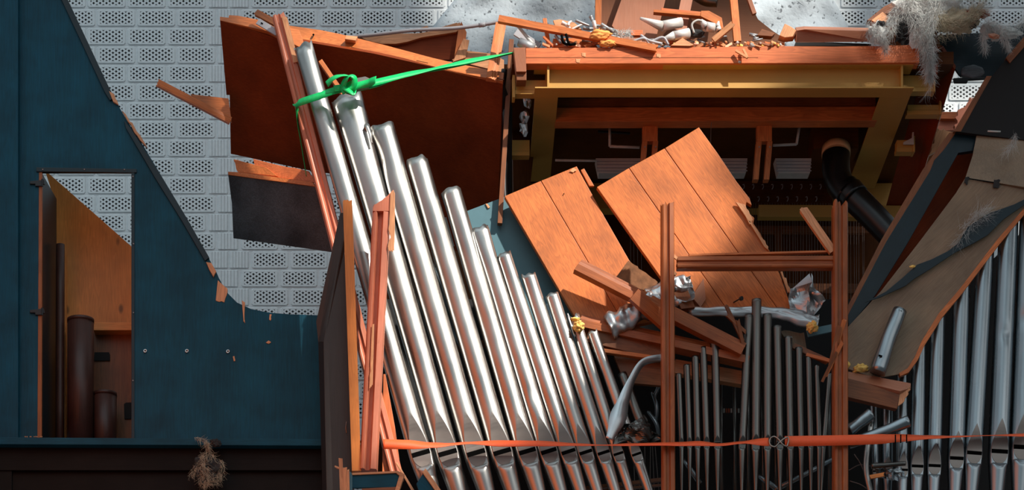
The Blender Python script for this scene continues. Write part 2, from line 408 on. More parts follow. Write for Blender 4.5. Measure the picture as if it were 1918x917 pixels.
def fibres(mb, path, rad, count, length, seed=0, w=.0007, droop=.3, m=0):
    """thin curved wisps growing from around a path of (px,py,Y)"""
    r = random.Random(seed); W3 = crom([P(*p) for p in path], 40)
    for i in range(count):
        k = r.randrange(40); base = W3[k].lerp(W3[k+1], r.random())
        dirp = (W3[k+1]-W3[k]).normalized()
        rr = rad[0]+(rad[1]-rad[0])*k/40 if isinstance(rad, (tuple, list)) else rad
        off = Vector((r.gauss(0, 1), r.gauss(0, 1), r.gauss(0, 1))).normalized()*rr*SC*r.uniform(.5, 1.05)
        p = base+off; d = (dirp*r.uniform(.3, 1.2)+off.normalized()*r.uniform(0, .7)+Vector((0, 0, -droop))+Vector((r.gauss(0, .3), r.gauss(0, .3), r.gauss(0, .3)))).normalized()
        L = length*SC*r.uniform(.4, 1.2); n = 6; pts = [p]
        curl = Vector((r.gauss(0, .35), r.gauss(0, .3), r.gauss(0, .35)))
        for j in range(n): d = (d+curl*.4+Vector((0, 0, -.06*droop))).normalized(); pts.append(pts[-1]+d*L/n)
        ww = w*r.uniform(.6, 1.6)
        V = []; F = []
        for j, q in enumerate(pts):
            t = (1-j/n)*.8+.2
            for a in range(3): V.append(q+Vector((math.cos(a*2.09), math.sin(a*2.09)*.7, math.sin(a*2.09)))*ww*t)
        for j in range(n):
            for a in range(3): F.append((j*3+a, j*3+(a+1) % 3, j*3+3+(a+1) % 3, j*3+3+a))
        mb.add(V, F, True, m)
def organ_pipe(label, top, mouth, r0, r1, mat='tin', group=None, cat='organ pipe', name='organ_pipe', foot=60, lipk=2.2, mid=None,
               dents=(), torn=0, topsq=1.0, seed=0, footend=None, nn=40, lipmat='tinm', flare=0, slotk=.42, W_=.81):
    """top, mouth = (px,py,Y) axis points, r0/r1 radii px at top and mouth"""
    T, B = P(*top), P(*mouth); L = (T-B).length; rn = random.Random(seed)
    Mid = P(*mid) if mid else (T+B)/2
    def c(t):
        s = t/L
        if s < 0: return B+((Mid-B)*2).normalized()*t if mid else B+(T-B)*s
        return B*(1-s)*(1-s)*1+Mid*0 + T*s*s + (2*Mid-.5*(T+B))*2*s*(1-s)*1 if mid else B+(T-B)*s
    rt, rb = r0*SC, r1*SC
    g = rb*slotk; R = rb*.98; H = rb*lipk
    def w(t):
        if t >= 0: return W_*max(0, 1-(t/H)**1.7) if t < H else 0
        if t > -g: return W_
        q = (-g-t)/R
        return W_*math.sqrt(max(0, 1-q*q))
    def wc(t): return W_ if t < -g else w(t)
    def rad(t):
        s = max(0, min(1, t/L)); return rb+(rt-rb)*s if t > -g else rb*(1-.07*(-g-t)/R)
    root = thing(name, label, cat, c(-g-R), group)
    def frame(t):
        a = (c(min(L, t+.02))-c(min(L, t+.02)-.04)).normalized()
        f = Vector((0, -1, 0)); f = (f-a*f.dot(a)).normalized(); return a, f, a.cross(f)
    ts = [-g-R+ (R)*i/5 for i in range(5)] + [-g, -g*.5, 0] + [H*i/10 for i in range(1, 11)]
    n2 = 44; ts += [H+(L-H)*i/n2 for i in range(1, n2+1)]
    V = []; F = []
    tw = [rn.uniform(-1, 1) for _ in range(6)]
    def vert(t, ph, inn=0, last=False):
        a, f, s = frame(t); r = rad(t)-inn
        sq = 1
        x, y = math.sin(ph)*r, math.cos(ph)*r
        tt = max(0, 1-(L-t)/(8*rt))
        if topsq != 1: k = tt*tt; y *= 1+(topsq-1)*k; x *= 1+(1/topsq**.5-1)*k*.5
        if flare: x *= 1+flare*tt**2; y *= 1+flare*.5*tt**2
        for (dt, dp, dr, ds) in dents:
            q = math.exp(-((t-dt)/ds)**2-((((ph-dp+math.pi) % (2*math.pi))-math.pi)/.7)**2); k = 1-dr*q; x *= k; y *= k
        wt = wc(t)
        if wt > 0 and inn == 0:
            d = r*math.sqrt(1-wt*wt)
            y = min(y, d)
        off = 0
        if last and torn: off = torn*SC*(noise.noise(Vector((math.cos(ph)*1.3+seed*3, math.sin(ph)*1.3, seed)))*1.5+.4*abs(math.sin(ph*2.5+seed)))
        return c(t)+s*x+f*y+a*off
    for i, t in enumerate(ts):
        for k in range(nn): V.append(vert(t, 2*math.pi*k/nn, 0, i == len(ts)-1))
    m = len(ts)
    for i in range(m-1):
        for k in range(nn): F.append((i*nn+k, i*nn+(k+1) % nn, (i+1)*nn+(k+1) % nn, (i+1)*nn+k))
    b0 = len(V)                                             # inner wall at the open top
    for j, t in enumerate((L, L-2*rt, L-5*rt)):
        for k in range(nn): V.append(vert(t, 2*math.pi*k/nn, .0018, j == 0))
    for k in range(nn): F.append(((m-1)*nn+k, (m-1)*nn+(k+1) % nn, b0+(k+1) % nn, b0+k))
    for j in range(2):
        for k in range(nn): F.append((b0+j*nn+k, b0+j*nn+(k+1) % nn, b0+(j+1)*nn+(k+1) % nn, b0+(j+1)*nn+k))
    F.append(tuple(b0+2*nn+k for k in range(nn)))
    smf = [True]*len(F)
    for k in range(nn): smf[(m-1)*nn+k] = False
    smf[-1] = False
    mk('body', V, F, M[mat], root, T-B, smf)
    def plate(pn, t0, t1, n, mt, lift=.0012, shrink=.97):
        V = []; F = []; cols = 5
        for i in range(n+1):
            t = t0+(t1-t0)*i/n; a, f, s = frame(t); r = rad(t); wt = max(w(t), .004); d = r*math.sqrt(1-max(wc(t), .004)**2)
            for q in (0, 1):
                for k in range(cols): V.append(c(t)+s*(wt*r*shrink*(2*k/(cols-1)-1))+f*(d+lift-q*.003))
        st = cols*2
        for i in range(n):
            for k in range(cols-1):
                F.append((i*st+k, i*st+k+1, (i+1)*st+k+1, (i+1)*st+k))
                F.append((i*st+cols+k, (i+1)*st+cols+k, (i+1)*st+cols+k+1, i*st+cols+k+1))
            F.append((i*st, (i+1)*st, (i+1)*st+cols, i*st+cols)); F.append((i*st+cols-1, i*st+2*cols-1, (i+1)*st+2*cols-1, (i+1)*st+cols-1))
        for i in (0, n):
            for k in range(cols-1): F.append((i*st+k, i*st+cols+k, i*st+cols+k+1, i*st+k+1))
        mk(pn, V, F, M[mt], root, None, False)
    plate('upper_lip', 0, H*.995, 10, lipmat); plate('lower_lip', -g-R*.99, -g, 12, lipmat, .0025)
    plate('mouth', -g, 0, 1, 'darkm', .0008, .98)  # black plate; the slot's inner shade is put into its colour
    a, f, s = frame(-g-R); q0 = c(-g-R); q1 = P(*footend) if footend else q0-a*foot*3*SC
    q0 = c(-g-R*.9)
    n3 = 10; path = [q0.lerp(q1, i/n3) for i in range(n3+1)]
    rr = [rb*(.93*(1-i/n3)+.22*i/n3) for i in range(n3+1)]; 
    Lf = (q1-q0).length; dl = math.sqrt(1-W_*W_)
    def ff(s_, ph):
        lim = dl+max(0, s_*Lf-.05*R)/(1.5*R)*(1-dl); cq = math.cos(ph)
        return min(1, lim/cq) if cq > .05 else 1
    path = [q0.lerp(q1, (i/26)**1.6) for i in range(27)]; rr = [rb*(.93*(1-(i/26)**1.6)+.22*(i/26)**1.6) for i in range(27)]
    V, F = tube_geo(path, rr, 40, ff, True)
    mk('foot', V, F, M[mat], root, q0-q1, [True]*(len(F)-2)+[False]*2)
    return root

# ------------------------------------------------------------------ structure: walls
def brick_wall():
    Yb = 2.5; mb = MB(); dep = .007/SC
    def q(pts, Yo, m=0, flip=False):
        V = [P(x, y, Yb+o) for (x, y), o in zip(pts, Yo)]
        mb.add(V, [tuple(range(len(V)))] if not flip else [tuple(range(len(V)-1, -1, -1))], False, m)
    k0 = 1.1786
    def side(x0, y0, x1, y1, r=2.2):
        """sloped sides and corner-cut rim of a brick; returns"""
        o = [(x0+r, y0), (x1-r, y0), (x1, y0+r), (x1, y1-r), (x1-r, y1), (x0+r, y1), (x0, y1-r), (x0, y0+r)]
        e = 1.4
        O = [(x0+r-e*.4, y0-e), (x1-r+e*.4, y0-e), (x1+e, y0+r-e*.4), (x1+e, y1-r+e*.4), (x1-r+e*.4, y1+e), (x0+r-e*.4, y1+e), (x0-e, y1-r+e*.4), (x0-e, y0+r-e*.4)]
        for i in range(8):
            j = (i+1) % 8; q([o[i], O[i], O[j], o[j]], [0, .008, .008, 0])
        return o
    def perf(x0, y0, w, h):
        x1, y1 = x0+w, y0+h; o = side(x0, y0, x1, y1)
        mx = 4.5; my = 3.2
        a0, b0, a1, b1 = x0+mx, y0+my, x1-mx, y1-my
        for pts in ([o[7], o[0], o[1], o[2], (a1, b0), (a0, b0)], [o[2], o[3], (a1, b1), (a1, b0)], [o[3], o[4], o[5], o[6], (a0, b1), (a1, b1)], [o[6], o[7], (a0, b0), (a0, b1)]):
            q(pts[::-1], [0]*len(pts))
        nx = 10 if w > 55 else max(2, int((a1-a0)/6)); ny = 6; cx = (a1-a0)/nx; cy = (b1-b0)/ny
        cl = lambda p: (min(max(p[0], a0), a1), min(max(p[1], b0), b1))
        for j in range(ny+1):
            for i in range(nx+1):
                if (i+j) % 2: continue
                X, Y_ = a0+i*cx, b0+j*cy
                for sx, sy in ((1, 1), (1, -1), (-1, 1), (-1, -1)):
                    if not (a0-.1 <= X+sx*.5 <= a1+.1 and b0-.1 <= Y_+sy*.5 <= b1+.1): continue
                    pts = [(X+sx*cx, Y_), (X, Y_+sy*cy), (X, Y_+sy*2.75), (X+sx*1.1, Y_+sy*1.05), (X+sx*3.0, Y_)]
                    pts = [cl(p) for p in pts]
                    if sx*sy < 0: pts = pts[::-1]
                    q(pts[::-1], [.0]*5)
                    # hole reveals
                    st = pts[2:] if sx*sy > 0 else pts[:3]
                    for e in range(2): q([st[e], st[e+1], st[e+1], st[e]], [0, 0, .02, .02])
        # black sheet behind the perforation; the holes' inner shade is put into its colour
        q([(a0, b0), (a0, b1), (a1, b1), (a1, b0)], [.028]*4, 1)
    def ribbed(x0, y0, w, h):
        x1, y1 = x0+w, y0+h; side(x0, y0, x1, y1, .6)
        n = max(3, int(w/5.5)); s = w/n
        for i in range(n):
            a = x0+i*s
            q([(a, y0), (a, y1), (a+s*.8, y1), (a+s*.8, y0)], [0, 0, .0, .0])
            q([(a+s*.8, y0), (a+s*.8, y1), (a+s, y1), (a+s, y0)], [.0, .0, .003, .003])
    h = 29.5
    for i in range(-3, 26):
        yc = 33+34.85*i; y0 = yc-h/2; A = (i % 2 == 0)
        xl = 183 if A else 165; xs = []
        for k in range(-4, 3): xs.append((xl+75*k, 69))
        if A:
            if i % 4 == 0 or True: xs.append((409, 36)); ribs = {409}; nx = 453
        else: xs += [(392, 34), (431, 34)]; ribs = {392, 431}; nx = 472
        xs = [(x, w) for x, w in xs if x+w < 406 or x in ribs]
        x = nx
        while x < 1960: xs.append((x, 66.5)); x += 73.6
        for x, w in xs:
            if yc > 240 and x > 760: continue
            if x > 860 and x < 1530: continue
            (ribbed if x in ribs else perf)(x, y0, w, h)
    # mortar bed
    holes = []
    V = [P(x, y, Yb+.008) for x, y in ((20, -80), (20, 990), (2010, 990), (2010, -80))]
    # bed as strips between bricks so perforations stay open: rows
    rows = [(33+34.85*i) for i in range(-3, 27)]
    for i in range(-3, 26):
        yc = 33+34.85*i; A = (i % 2 == 0); y0, y1 = yc-h/2-1.6, yc+h/2+1.6
        q([(-60, y1), (-60, y1+34.85-h-3.2), (2010, y1+34.85-h-3.2), (2010, y1)], [.008]*4)
        xl = 183 if A else 165; cuts = [xl+75*k for k in range(-4, 3)]; cuts = [(c_, 69) for c_ in cuts if c_+69 < 406]
        cuts += [(409, 36)] if A else [(392, 34), (431, 34)]
        x = 453 if A else 472
        while x < 1960: cuts.append((x, 66.5)); x += 73.6
        cuts = [(c_, w) for c_, w in cuts if not (yc > 240 and c_ > 760) and not (860 < c_ < 1530)]
        px = -60
        for c_, w in cuts+[(2010, 0)]:
            q([(px, y0), (px, y1), (c_+.3, y1), (c_+.3, y0)], [.008]*4)
            px = c_+w-.3
        # corners of the rounded bricks
        for c_, w in cuts:
            q([(c_-1, y0), (c_-1, y0+4), (c_+4, y0)], [.0085]*3); q([(c_-1, y1), (c_+4, y1), (c_-1, y1-4)], [.0085]*3)
            q([(c_+w+1, y0), (c_+w-4, y0), (c_+w+1, y0+4)], [.0085]*3); q([(c_+w+1, y1), (c_+w+1, y1-4), (c_+w-4, y1)], [.0085]*3)
    # solid backing and edges
    bv = [P(x, y, Yb+o) for o in (.05, .25) for x, y in ((-60, -85), (-60, 945), (2010, 945), (2010, -85))]
    mb.add(bv, [(0, 1, 2, 3), (7, 6, 5, 4), (0, 4, 5, 1), (1, 5, 6, 2), (2, 6, 7, 3), (3, 7, 4, 0)], False, 1)
    o = mb.build('wall_back', None, mats=[M['brick'], M['black']])
    tag(o, 'white painted brick wall with star-perforated bricks behind the organ', 'wall', kind='structure')
brick_wall()
def plaster():
    # lumpy shell standing proud of the bricks
    out = [(800, 66), (815, 44), (838, 16), (862, -14), (900, -60), (1530, -60), (1553, -14), (1572, 18), (1588, 46), (1598, 90), (1605, 150), (790, 150)]
    bm = bmesh.new(); n = 60; vs = {}
    V = []; F = []
    from math import hypot
    L = [(x, y) for x, y in [(800, 66), (815, 44), (838, 16), (862, -14), (900, -60)]]
    for j in range(19):
        y = -60+j*12
        def lx(y):
            pts = [(-60, 900), (-14, 862), (16, 838), (44, 815), (66, 800), (160, 775)]
            for (a, b), (c_, d) in zip(pts, pts[1:]):
                if y <= c_: return b+(d-b)*(y-a)/(c_-a)
            return 775
        def rx(y):
            pts = [(-60, 1530), (-14, 1553), (18, 1572), (46, 1588), (90, 1598), (160, 1605)]
            for (a, b), (c_, d) in zip(pts, pts[1:]):
                if y <= c_: return b+(d-b)*(y-a)/(c_-a)
            return 1605
        a, b = lx(y), rx(y)
        for i in range(n+1):
            s = i/n; x = a+(b-a)*s; e = min(s, 1-s)*14
            dz = -.05*min(1, e)-.05*noise.noise(Vector((x/90, y/60, 1)))*min(1, e*2)-.02*noise.noise(Vector((x/22, y/22, 4)))*min(1, e)
            V.append(P(x, y, 2.49+dz))
    for j in range(18):
        for i in range(n): k = j*(n+1)+i; F.append((k, k+n+1, k+n+2, k+1))
    o = mk('wall_plaster', V, F, M['plaster'], None, None, True)
    sd = o.modifiers.new('thickness', 'SOLIDIFY'); sd.thickness = .05
    tag(o, 'speckled grey plastered bulge on the brick wall above the organ', 'wall', kind='structure')
plaster()
# added blocker slab, off frame and high up; its openings shape the sun patches
def light_helpers():
    Yw = -6.0; th = .25
    def back(px, py, Y=0.0):
        p = P(px, py, Y); p = p+SUNV*((Yw-Y)/SUNV.y)
        return (p.x, p.z)
    hole = [back(*p) for p in HOLE]
    hole2 = [back(*p) for p in HOLE2]
    outer = [(2.3, 8.6), (13.5, 8.6), (13.5, 14.9), (10.6, 15.6), (9.0, 16.72), (7.9, 16.45), (7.5, 18.5), (2.3, 18.5)]
    loops = [outer, hole, hole2]
    flat = [q for L in loops for q in L]; N = len(flat)
    tris = mathutils.geometry.tessellate_polygon([[Vector((x, z, 0)) for x, z in L] for L in loops])
    V = [Vector((x, Yw, z)) for x, z in flat]+[Vector((x, Yw-th, z)) for x, z in flat]
    F = [tuple(t) for t in tris]+[tuple(i+N for i in reversed(t)) for t in tris]; k = 0
    for L in loops:
        n = len(L)
        F += [(k+i, k+(i+1) % n, N+k+(i+1) % n, N+k+i) for i in range(n)]; k += n
    k = len(V); V += [Vector((x_, y_, z_)) for x_ in (10.62, 13.5) for y_ in (Yw, Yw-th) for z_ in (16.42, 18.5)]
    F += [(k, k+1, k+3, k+2), (k+4, k+6, k+7, k+5), (k, k+4, k+5, k+1), (k+2, k+3, k+7, k+6), (k, k+2, k+6, k+4), (k+1, k+5, k+7, k+3)]
    o = mk('sun_blocker', V, F, M['plaster'])
    tag(o, 'unseen plastered slab added to shape the sun patches through its openings', 'wall', kind='structure')
    # unseen boards added left of the organ to colour the pipe reflections orange
    mb = MB(); x = -2.35
    for i in range(21):
        y0 = -9.2+i*.42; zt = 5.88+.2*max(0, -y0-2.2)
        Vv = [(xx, yy, zz) for xx in (x, x-.03) for yy in (y0, y0+.412) for zz in (2.0, zt)]
        mb.add(Vv, [(0, 1, 3, 2), (4, 6, 7, 5), (0, 4, 5, 1), (2, 3, 7, 6), (0, 2, 6, 4), (1, 5, 7, 3)])
    tag(mb.build('warm_reflector', M['reflector'], None, Vector((0, 0, 1))), 'unseen orange boards added for the warm reflection in the pipes', 'wall', kind='structure')
light_helpers()
# ------------------------------------------------------------------ left casework
def left_case():
    Yc = .10
    t = thing('organ_case', 'dark teal organ case wall with sloping torn upper edge, left of the pipes', 'organ case', P(320, 818, Yc))
    edge = [(118, 0), (160, 82), (205, 165), (222, 198), (238, 226), (262, 262), (300, 325), (350, 408), (388, 478), (404, 506), (410, 520), (424, 546), (444, 566), (470, 578), (505, 585), (545, 588), (600, 590)]
    outer = [(36, -40), (98, -40)]+edge+[(625, 590), (625, 834), (246, 834), (246, 321), (73, 321), (73, 834), (36, 834)]
    board('panel', outer, Yc, .03, 'teal', t, (0, 1))
    # bevelled edge strip along the slope
    inn = [(98, 0), (145, 86), (190, 168), (208, 204)]
    board('edge_strip', [(106, -20), (118, -20), (204, 163), (214, 182), (206, 188), (196, 172)], Yc-.012, .045, 'teald', t)
    board('edge_strip', [(232, 225), (245, 240), (300, 326), (350, 408), (392, 482), (384, 488), (340, 412), (290, 332), (236, 240)], Yc-.012, .045, 'teald', t)
    board('bare_wood_patch', jag([(204, 170), (214, 176), (222, 196), (212, 190)], [1], 3, 1.5), Yc-.014, .02, 'raw', t)['label'] = 'bare orange wood where the stain broke off'
    board('bare_wood_patch', jag([(228, 206), (236, 214), (268, 262), (276, 276), (262, 262), (240, 228)], [1, 4], 5, 1.5, 2), Yc-.014, .02, 'raw', t)['label'] = 'long bare orange splinter on the sloping edge'
    board('bare_wood_patch', jag([(386, 490), (396, 492), (405, 508), (400, 518), (392, 504)], [2], 3, 2, 3), Yc-.014, .02, 'raw', t)
    board('bare_wood_patch', jag([(408, 524), (414, 530), (426, 540), (420, 566), (404, 562)], [2, 3], 4, 2, 4), Yc-.004, .008, 'raw', t)
    board('bare_wood_patch', jag([(453, 562), (459, 566), (459, 605), (456, 600)], [1, 2], 4, 1.2, 5), Yc-.004, .008, 'raw', t)
    board('bare_wood_patch', jag([(505, 588), (509, 588), (507, 600), (504, 598)], [1], 3, 1, 6), Yc-.004, .008, 'raw', t)
    board('bare_wood_patch', jag([(503, 637), (508, 640), (502, 643), (498, 641)], [1], 3, 1, 7), Yc-.004, .008, 'raw', t)
    board('bare_wood_patch', [(436, 667), (439, 666), (441, 675), (438, 676)], Yc-.004, .008, 'raw', t)
    # rim of the doorway
    board('door_rim', [(68, 313), (256, 316), (256, 323), (68, 321)], Yc-.008, .02, 'teald', t)
    board('door_rim', [(246, 321), (252, 321), (252, 822), (246, 822)], Yc-.006, .02, 'teald', t)
    for x, y in ((80, 317), (158, 317), (233, 317), (249, 330), (250, 585), (249, 712), (250, 456)):
        V, F = tube_geo([P(x, y, Yc-.009), P(x, y, Yc-.013)], 1.2*SC, 8, front=Vector((0, 0, 1))); mk('screw', V, F, M['screw'], t)
    for i, (x, y) in enumerate(((272, 657), (350, 657), (427, 658))):
        b = thing('bolt', ('silver ring bolt nearest the doorway on the teal case wall', 'silver ring bolt in the middle of the three on the teal wall', 'silver ring bolt furthest right on the teal wall, above a paint chip')[i], 'bolt', P(x, y, Yc))
        c = P(x, y, Yc-.002); V = []; F = []
        for k in range(16):
            a = 2*math.pi*k/16
            for (r, yy) in ((3.6, 0), (3.4, -.005), (2.0, -.006), (1.8, 0)): V.append(c+Vector((math.cos(a)*r*SC, yy, math.sin(a)*r*SC)))
        for k in range(16):
            for e in range(3): F.append((k*4+e, k*4+e+1, ((k+1) % 16)*4+e+1, ((k+1) % 16)*4+e))
        mk('washer', V, F, M['screw'], b, None, True)
        V, F = tube_geo([P(x, y, Yc), P(x, y, Yc-.006)], 1.3*SC, 10, front=Vector((0, 0, 1))); mk('bolt_head', V, F, M['steel'], b)
    # tall pilaster at the far left
    t2 = board('case_post', [(-60, -40), (34, -40), (34, 822), (-60, 822)], Yc-.05, .06, 'teal', None, (0, 1), label='tall dark teal board at the far left edge of the case', cat='board')
    # open door, seen almost edge-on
    d = thing('case_door', 'dark teal door swung inward with an orange wood edge, left of the doorway', 'door', P(78, 820, .12))
    board('door_panel', [(79, 324), (106, 372), (106, 822), (79, 822)], [.125, .55, .55, .125], .025, 'teald', d, (0, 1))
    board('wood_edge', [(73, 322), (79, 322), (78, 822), (70, 822)], Yc-.002, .03, 'post', d, (0, 1))['label'] = 'orange bare wood door edge'
    for y in (342, 583):
        h = board('hinge', [(56, y-3), (82, y-6), (84, y+3), (80, y+3), (80, y+6), (66, y+6), (66, y+2), (56, y+2)], Yc-.012, .012, 'cable', d)
        V, F = tube_geo([P(79, y-7, Yc-.016), P(79, y+7, Yc-.016)], 1.8*SC, 10); mk('hinge_pin', V, F, M['cable'], h)
    # inside the doorway
    board('pine_board', [(84, 318), (101, 372), (101, 887), (290, 887), (290, 500), (200, 420)], .62, .03, 'pine', None, (0, 1), label='knotty orange pine panel with diagonal top edge inside the doorway', cat='board')
    board('pine_shelf', [(175, 603), (262, 603), (262, 618), (175, 618)], .50, .10, 'pine', None, (1, 0), label='pine rail across the doorway above the dark pipe', cat='board')
    board('pine_locker', [(150, 618), (262, 618), (262, 884), (150, 884)], .58, .03, 'brown', None, (0, 1), label='shadowed brown board with two dark handle slots behind the round pipes', cat='board')
    for q in (((177, 659), (204, 659), (206, 664), (206, 675), (176, 675)), ((236, 753), (246, 753), (246, 784), (233, 784), (232, 756))):
        board('handle_slot', q, .572, .004, 'black', bpy.data.objects['pine_locker'])
    board('pine_batten', [(118, 455), (124, 470), (123, 868), (118, 868)], .45, .04, 'pine', None, (0, 1), label='narrow upright pine slat inside the doorway beside the door', cat='board')
    tube('inner_pipe', [(113, 458, .40), (112, 866, .40)], 8.5, 'brownpipe', None, 20, 4, label='dark upright pipe squeezed between the door and pine slat', cat='pipe')
    for (x, y, r, Y, lb) in ((151, 599, 25.5, .36, 'tall dark brown round wooden pipe standing in the doorway'), (197, 737, 22.5, .40, 'short dark brown round wooden pipe beside the tall one in the doorway')):
        tt = thing('round_wooden_pipe', lb, 'organ pipe', P(x, 828, Y))
        V, F = tube_geo([P(x, y+2, Y), P(x-1, 862 if r > 24 else 866, Y)], r*SC, 40); mk('body', V, F, M['brownpipe'], tt, Vector((0, 0, 1)), [True]*(len(F)-2)+[False]*2)
        V, F = tube_geo([P(x, y-1, Y), P(x, y+5, Y)], (r+.6)*SC, 40); mk('cap', V, F, M['brownpipe'], tt, None, [True]*(len(F)-2)+[False]*2)
    # ledge and fascia
    l = thing('case_ledge', 'teal ledge running under the case wall above the dark fascia', 'ledge', P(300, 830, 0))
    board('ledge_board', [(-60, 818), (617, 822), (617, 834), (-60, 831)], -.06, .75, 'teal', l, (1, 0))
    board('ledge_end', [(604, 834), (618, 834), (616, 870), (604, 868)], -.05, .05, 'teald', l, (0, 1))
    board('fascia', [(-60, 836), (606, 838), (606, 880), (-60, 880)], 0.0, .03, 'under', l, (1, 0))
    board('fascia_recess', [(-60, 880), (612, 880), (612, 960), (-60, 960)], .03, .03, 'under', l, (1, 0))
    board('fascia_recess', [(-60, 872), (22, 872), (22, 960), (-60, 960)], .01, .03, 'under', l, (0, 1))
    for i in range(9):
        x = 48+i*4+random.uniform(-2, 2)
        tag(lump('crumb', (x, 817.5, -.03), 1.3, 'raw', None, i, .3, 1), 'tiny wood crumb on the teal ledge below the open door', 'wood crumb', 'crumbs on the teal ledge')
left_case()
# dusty wool clump hanging from the ledge
def clump():
    t = thing('wool_clump', 'brown-grey clump of insulation wool hanging from the teal ledge', 'insulation', P(385, 822, -.08))
    lump('wool_mass', (388, 878, -.09), 21, 'char2', t, 3, .4, 4, 2.5, (1, .5, 1.15))
    lump('wool_mass', (404, 829, -.085), 9, 'char2', t, 5, .35, 3, 2.5, (1.1, .5, .8))
    mb = MB(); fibres(mb, [(365, 820, -.09), (384, 826, -.1), (389, 840, -.1), (372, 865, -.1), (358, 893, -.1)], (3, 6), 260, 14, 3, .0008)
    fibres(mb, [(392, 850, -.11), (380, 870, -.12), (388, 885, -.12), (384, 900, -.11), (405, 895, -.1)], 11, 480, 16, 4, .0008)
    fibres(mb, [(389, 845, -.11), (415, 870, -.1), (410, 895, -.1)], 6, 160, 14, 5, .0007)
    mb.build('wool_fibres', M['woolt'], t)
clump()

# ------------------------------------------------------------------ dark boards upper left
def dark_boards():
    a = thing('cabinet_panel', 'dark brown varnished panel left of the leaning orange post', 'panel', P(500, 300, .45))
    f = [(412, 38), (520, 72), (560, 88), (650, 330), (578, 319), (432, 288), (430, 178), (424, 178)]
    Y1 = lambda x, y: .24+.0010*(560-x)+.0022*(y-80)
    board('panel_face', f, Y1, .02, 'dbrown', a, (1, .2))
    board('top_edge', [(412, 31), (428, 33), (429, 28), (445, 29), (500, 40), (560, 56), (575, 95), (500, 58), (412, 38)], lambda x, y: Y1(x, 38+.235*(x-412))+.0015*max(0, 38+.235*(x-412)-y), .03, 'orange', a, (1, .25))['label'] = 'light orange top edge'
    b = thing('cabinet_panel', 'large dark brown panel with light orange top edge, behind the green strap', 'panel', P(760, 390, .36))
    Yp = lambda x, y: .16+.00105*(940-x)+.00225*(y-150)
    ye = lambda x: 76+.1875*(x-540)
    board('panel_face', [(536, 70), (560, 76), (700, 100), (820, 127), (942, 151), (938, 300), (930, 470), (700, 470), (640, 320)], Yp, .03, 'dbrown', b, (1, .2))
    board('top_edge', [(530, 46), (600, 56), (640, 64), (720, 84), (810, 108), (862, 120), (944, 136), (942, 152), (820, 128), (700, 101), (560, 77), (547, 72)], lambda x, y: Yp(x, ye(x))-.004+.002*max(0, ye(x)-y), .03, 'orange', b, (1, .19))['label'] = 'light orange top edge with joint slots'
    for x, y in ((560, 76), (658, 87), (780, 112), (922, 143)):
        board('joint_slot', [(x, y), (x+22, y+5), (x+22, y+6), (x, y+1.4)], lambda x, y: Yp(x, ye(x))-.008+.002*max(0, ye(x)-y), .003, 'brown', b)
    V, F = tube_geo([P(587, 65, .385), P(587, 65, .41)], 2*SC, 10, front=Vector((0, 0, 1))); mk('screw_hole', V, F, M['darkm'], b)
    board('end_board', [(942, 150), (960, 200), (958, 420), (926, 440), (936, 300)], [.16, .3, .8, .82, .5], .02, 'black', b, (0, 1))
    # raised edges: light slab behind the strap (right)
    t = thing('drawer_box', 'open curved wooden box lying behind the large brown panel', 'box', P(800, 100, .6))
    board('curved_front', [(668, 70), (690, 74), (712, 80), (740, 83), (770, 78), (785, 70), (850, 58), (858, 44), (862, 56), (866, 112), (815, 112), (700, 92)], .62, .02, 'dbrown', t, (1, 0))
    board('curved_rim', [(665, 64), (700, 63), (782, 62), (850, 52), (860, 41), (868, 50), (854, 60), (790, 70), (764, 78), (742, 82), (716, 82), (688, 76)], .60, .03, 'raw', t, (1, 0))
    board('side_board', [(864, 40), (874, 60), (872, 76), (866, 110), (850, 112), (858, 58)], .58, .03, 'orange', t, (0, 1))
    board('side_board', [(868, 72), (879, 75), (872, 108), (848, 116)], .55, .03, 'raw', t, (0, 1))
    board('base_board', [(846, 112), (876, 95), (920, 100), (944, 112), (944, 136)], .56, .03, 'raw', t, (1, 0))
    board('chip', [(779, 55), (800, 48), (804, 52), (800, 56)], .59, .02, 'raw', t)
    board('sloping_board', [(815, 54), (856, 42), (861, 48), (858, 52)], .64, .02, 'raw', t, (1, -.2))
    # gray conduit
    c = thing('conduit', 'long grey plastic conduit lying across the top edge of the brown panel', 'conduit', P(800, 55, .5))
    tube('conduit_tube', [(628, 71, .56), (700, 65, .54), (770, 57, .50), (850, 53, .46), (905, 46, .44), (950, 38, .42)], 3.4, 'grey', c, 14, 40)
    tube('coupling', [(897, 47.5, .445), (909, 45.5, .438)], 4.2, 'grey', c, 14)
    board('wooden_clip', [(648, 66), (670, 68), (666, 76), (646, 73)], .33, .05, 'raw', None, label='small wooden block holding the left end of the grey conduit', cat='wood block')
    # upright light boards near centre
    u = beam('broken_batten', (938, 46, .22), (920, 150, .12), 20, 10, 'orange', prof=MOULD2, label='leaning orange batten where the green strap ends', cat='batten')
    beam('varnished_batten', (958, 76, .26), (936, 420, .24), 9, 12, 'brown', label='glossy thin dark upright batten left of the yellow frame', cat='batten')
    tube('bent_tube', [(945, 130, .28), (941, 170, .3), (948, 240, .3), (944, 330, .3), (946, 400, .3)], 6, 'duct', label='glossy black tube behind the thin batten, left of the yellow frame', cat='tube')
    beam('top_batten', (934, 36, .02), (1230, 92, -.04), 12, 10, 'orange', jag1=2, label='long thin orange batten sloping across the heap on top', cat='batten')
    # lower slate panel
    s = thing('slate_panel', 'dark slate-stained panel with torn orange top, lower left of the post', 'panel', P(520, 440, .4))
    Ys = lambda x, y: .28+.0018*(590-x)+.0015*(y-348)
    board('panel_face', [(427, 326), (590, 348), (640, 475), (580, 466), (437, 446), (434, 380)], Ys, .03, 'slate', s, (1, .08))
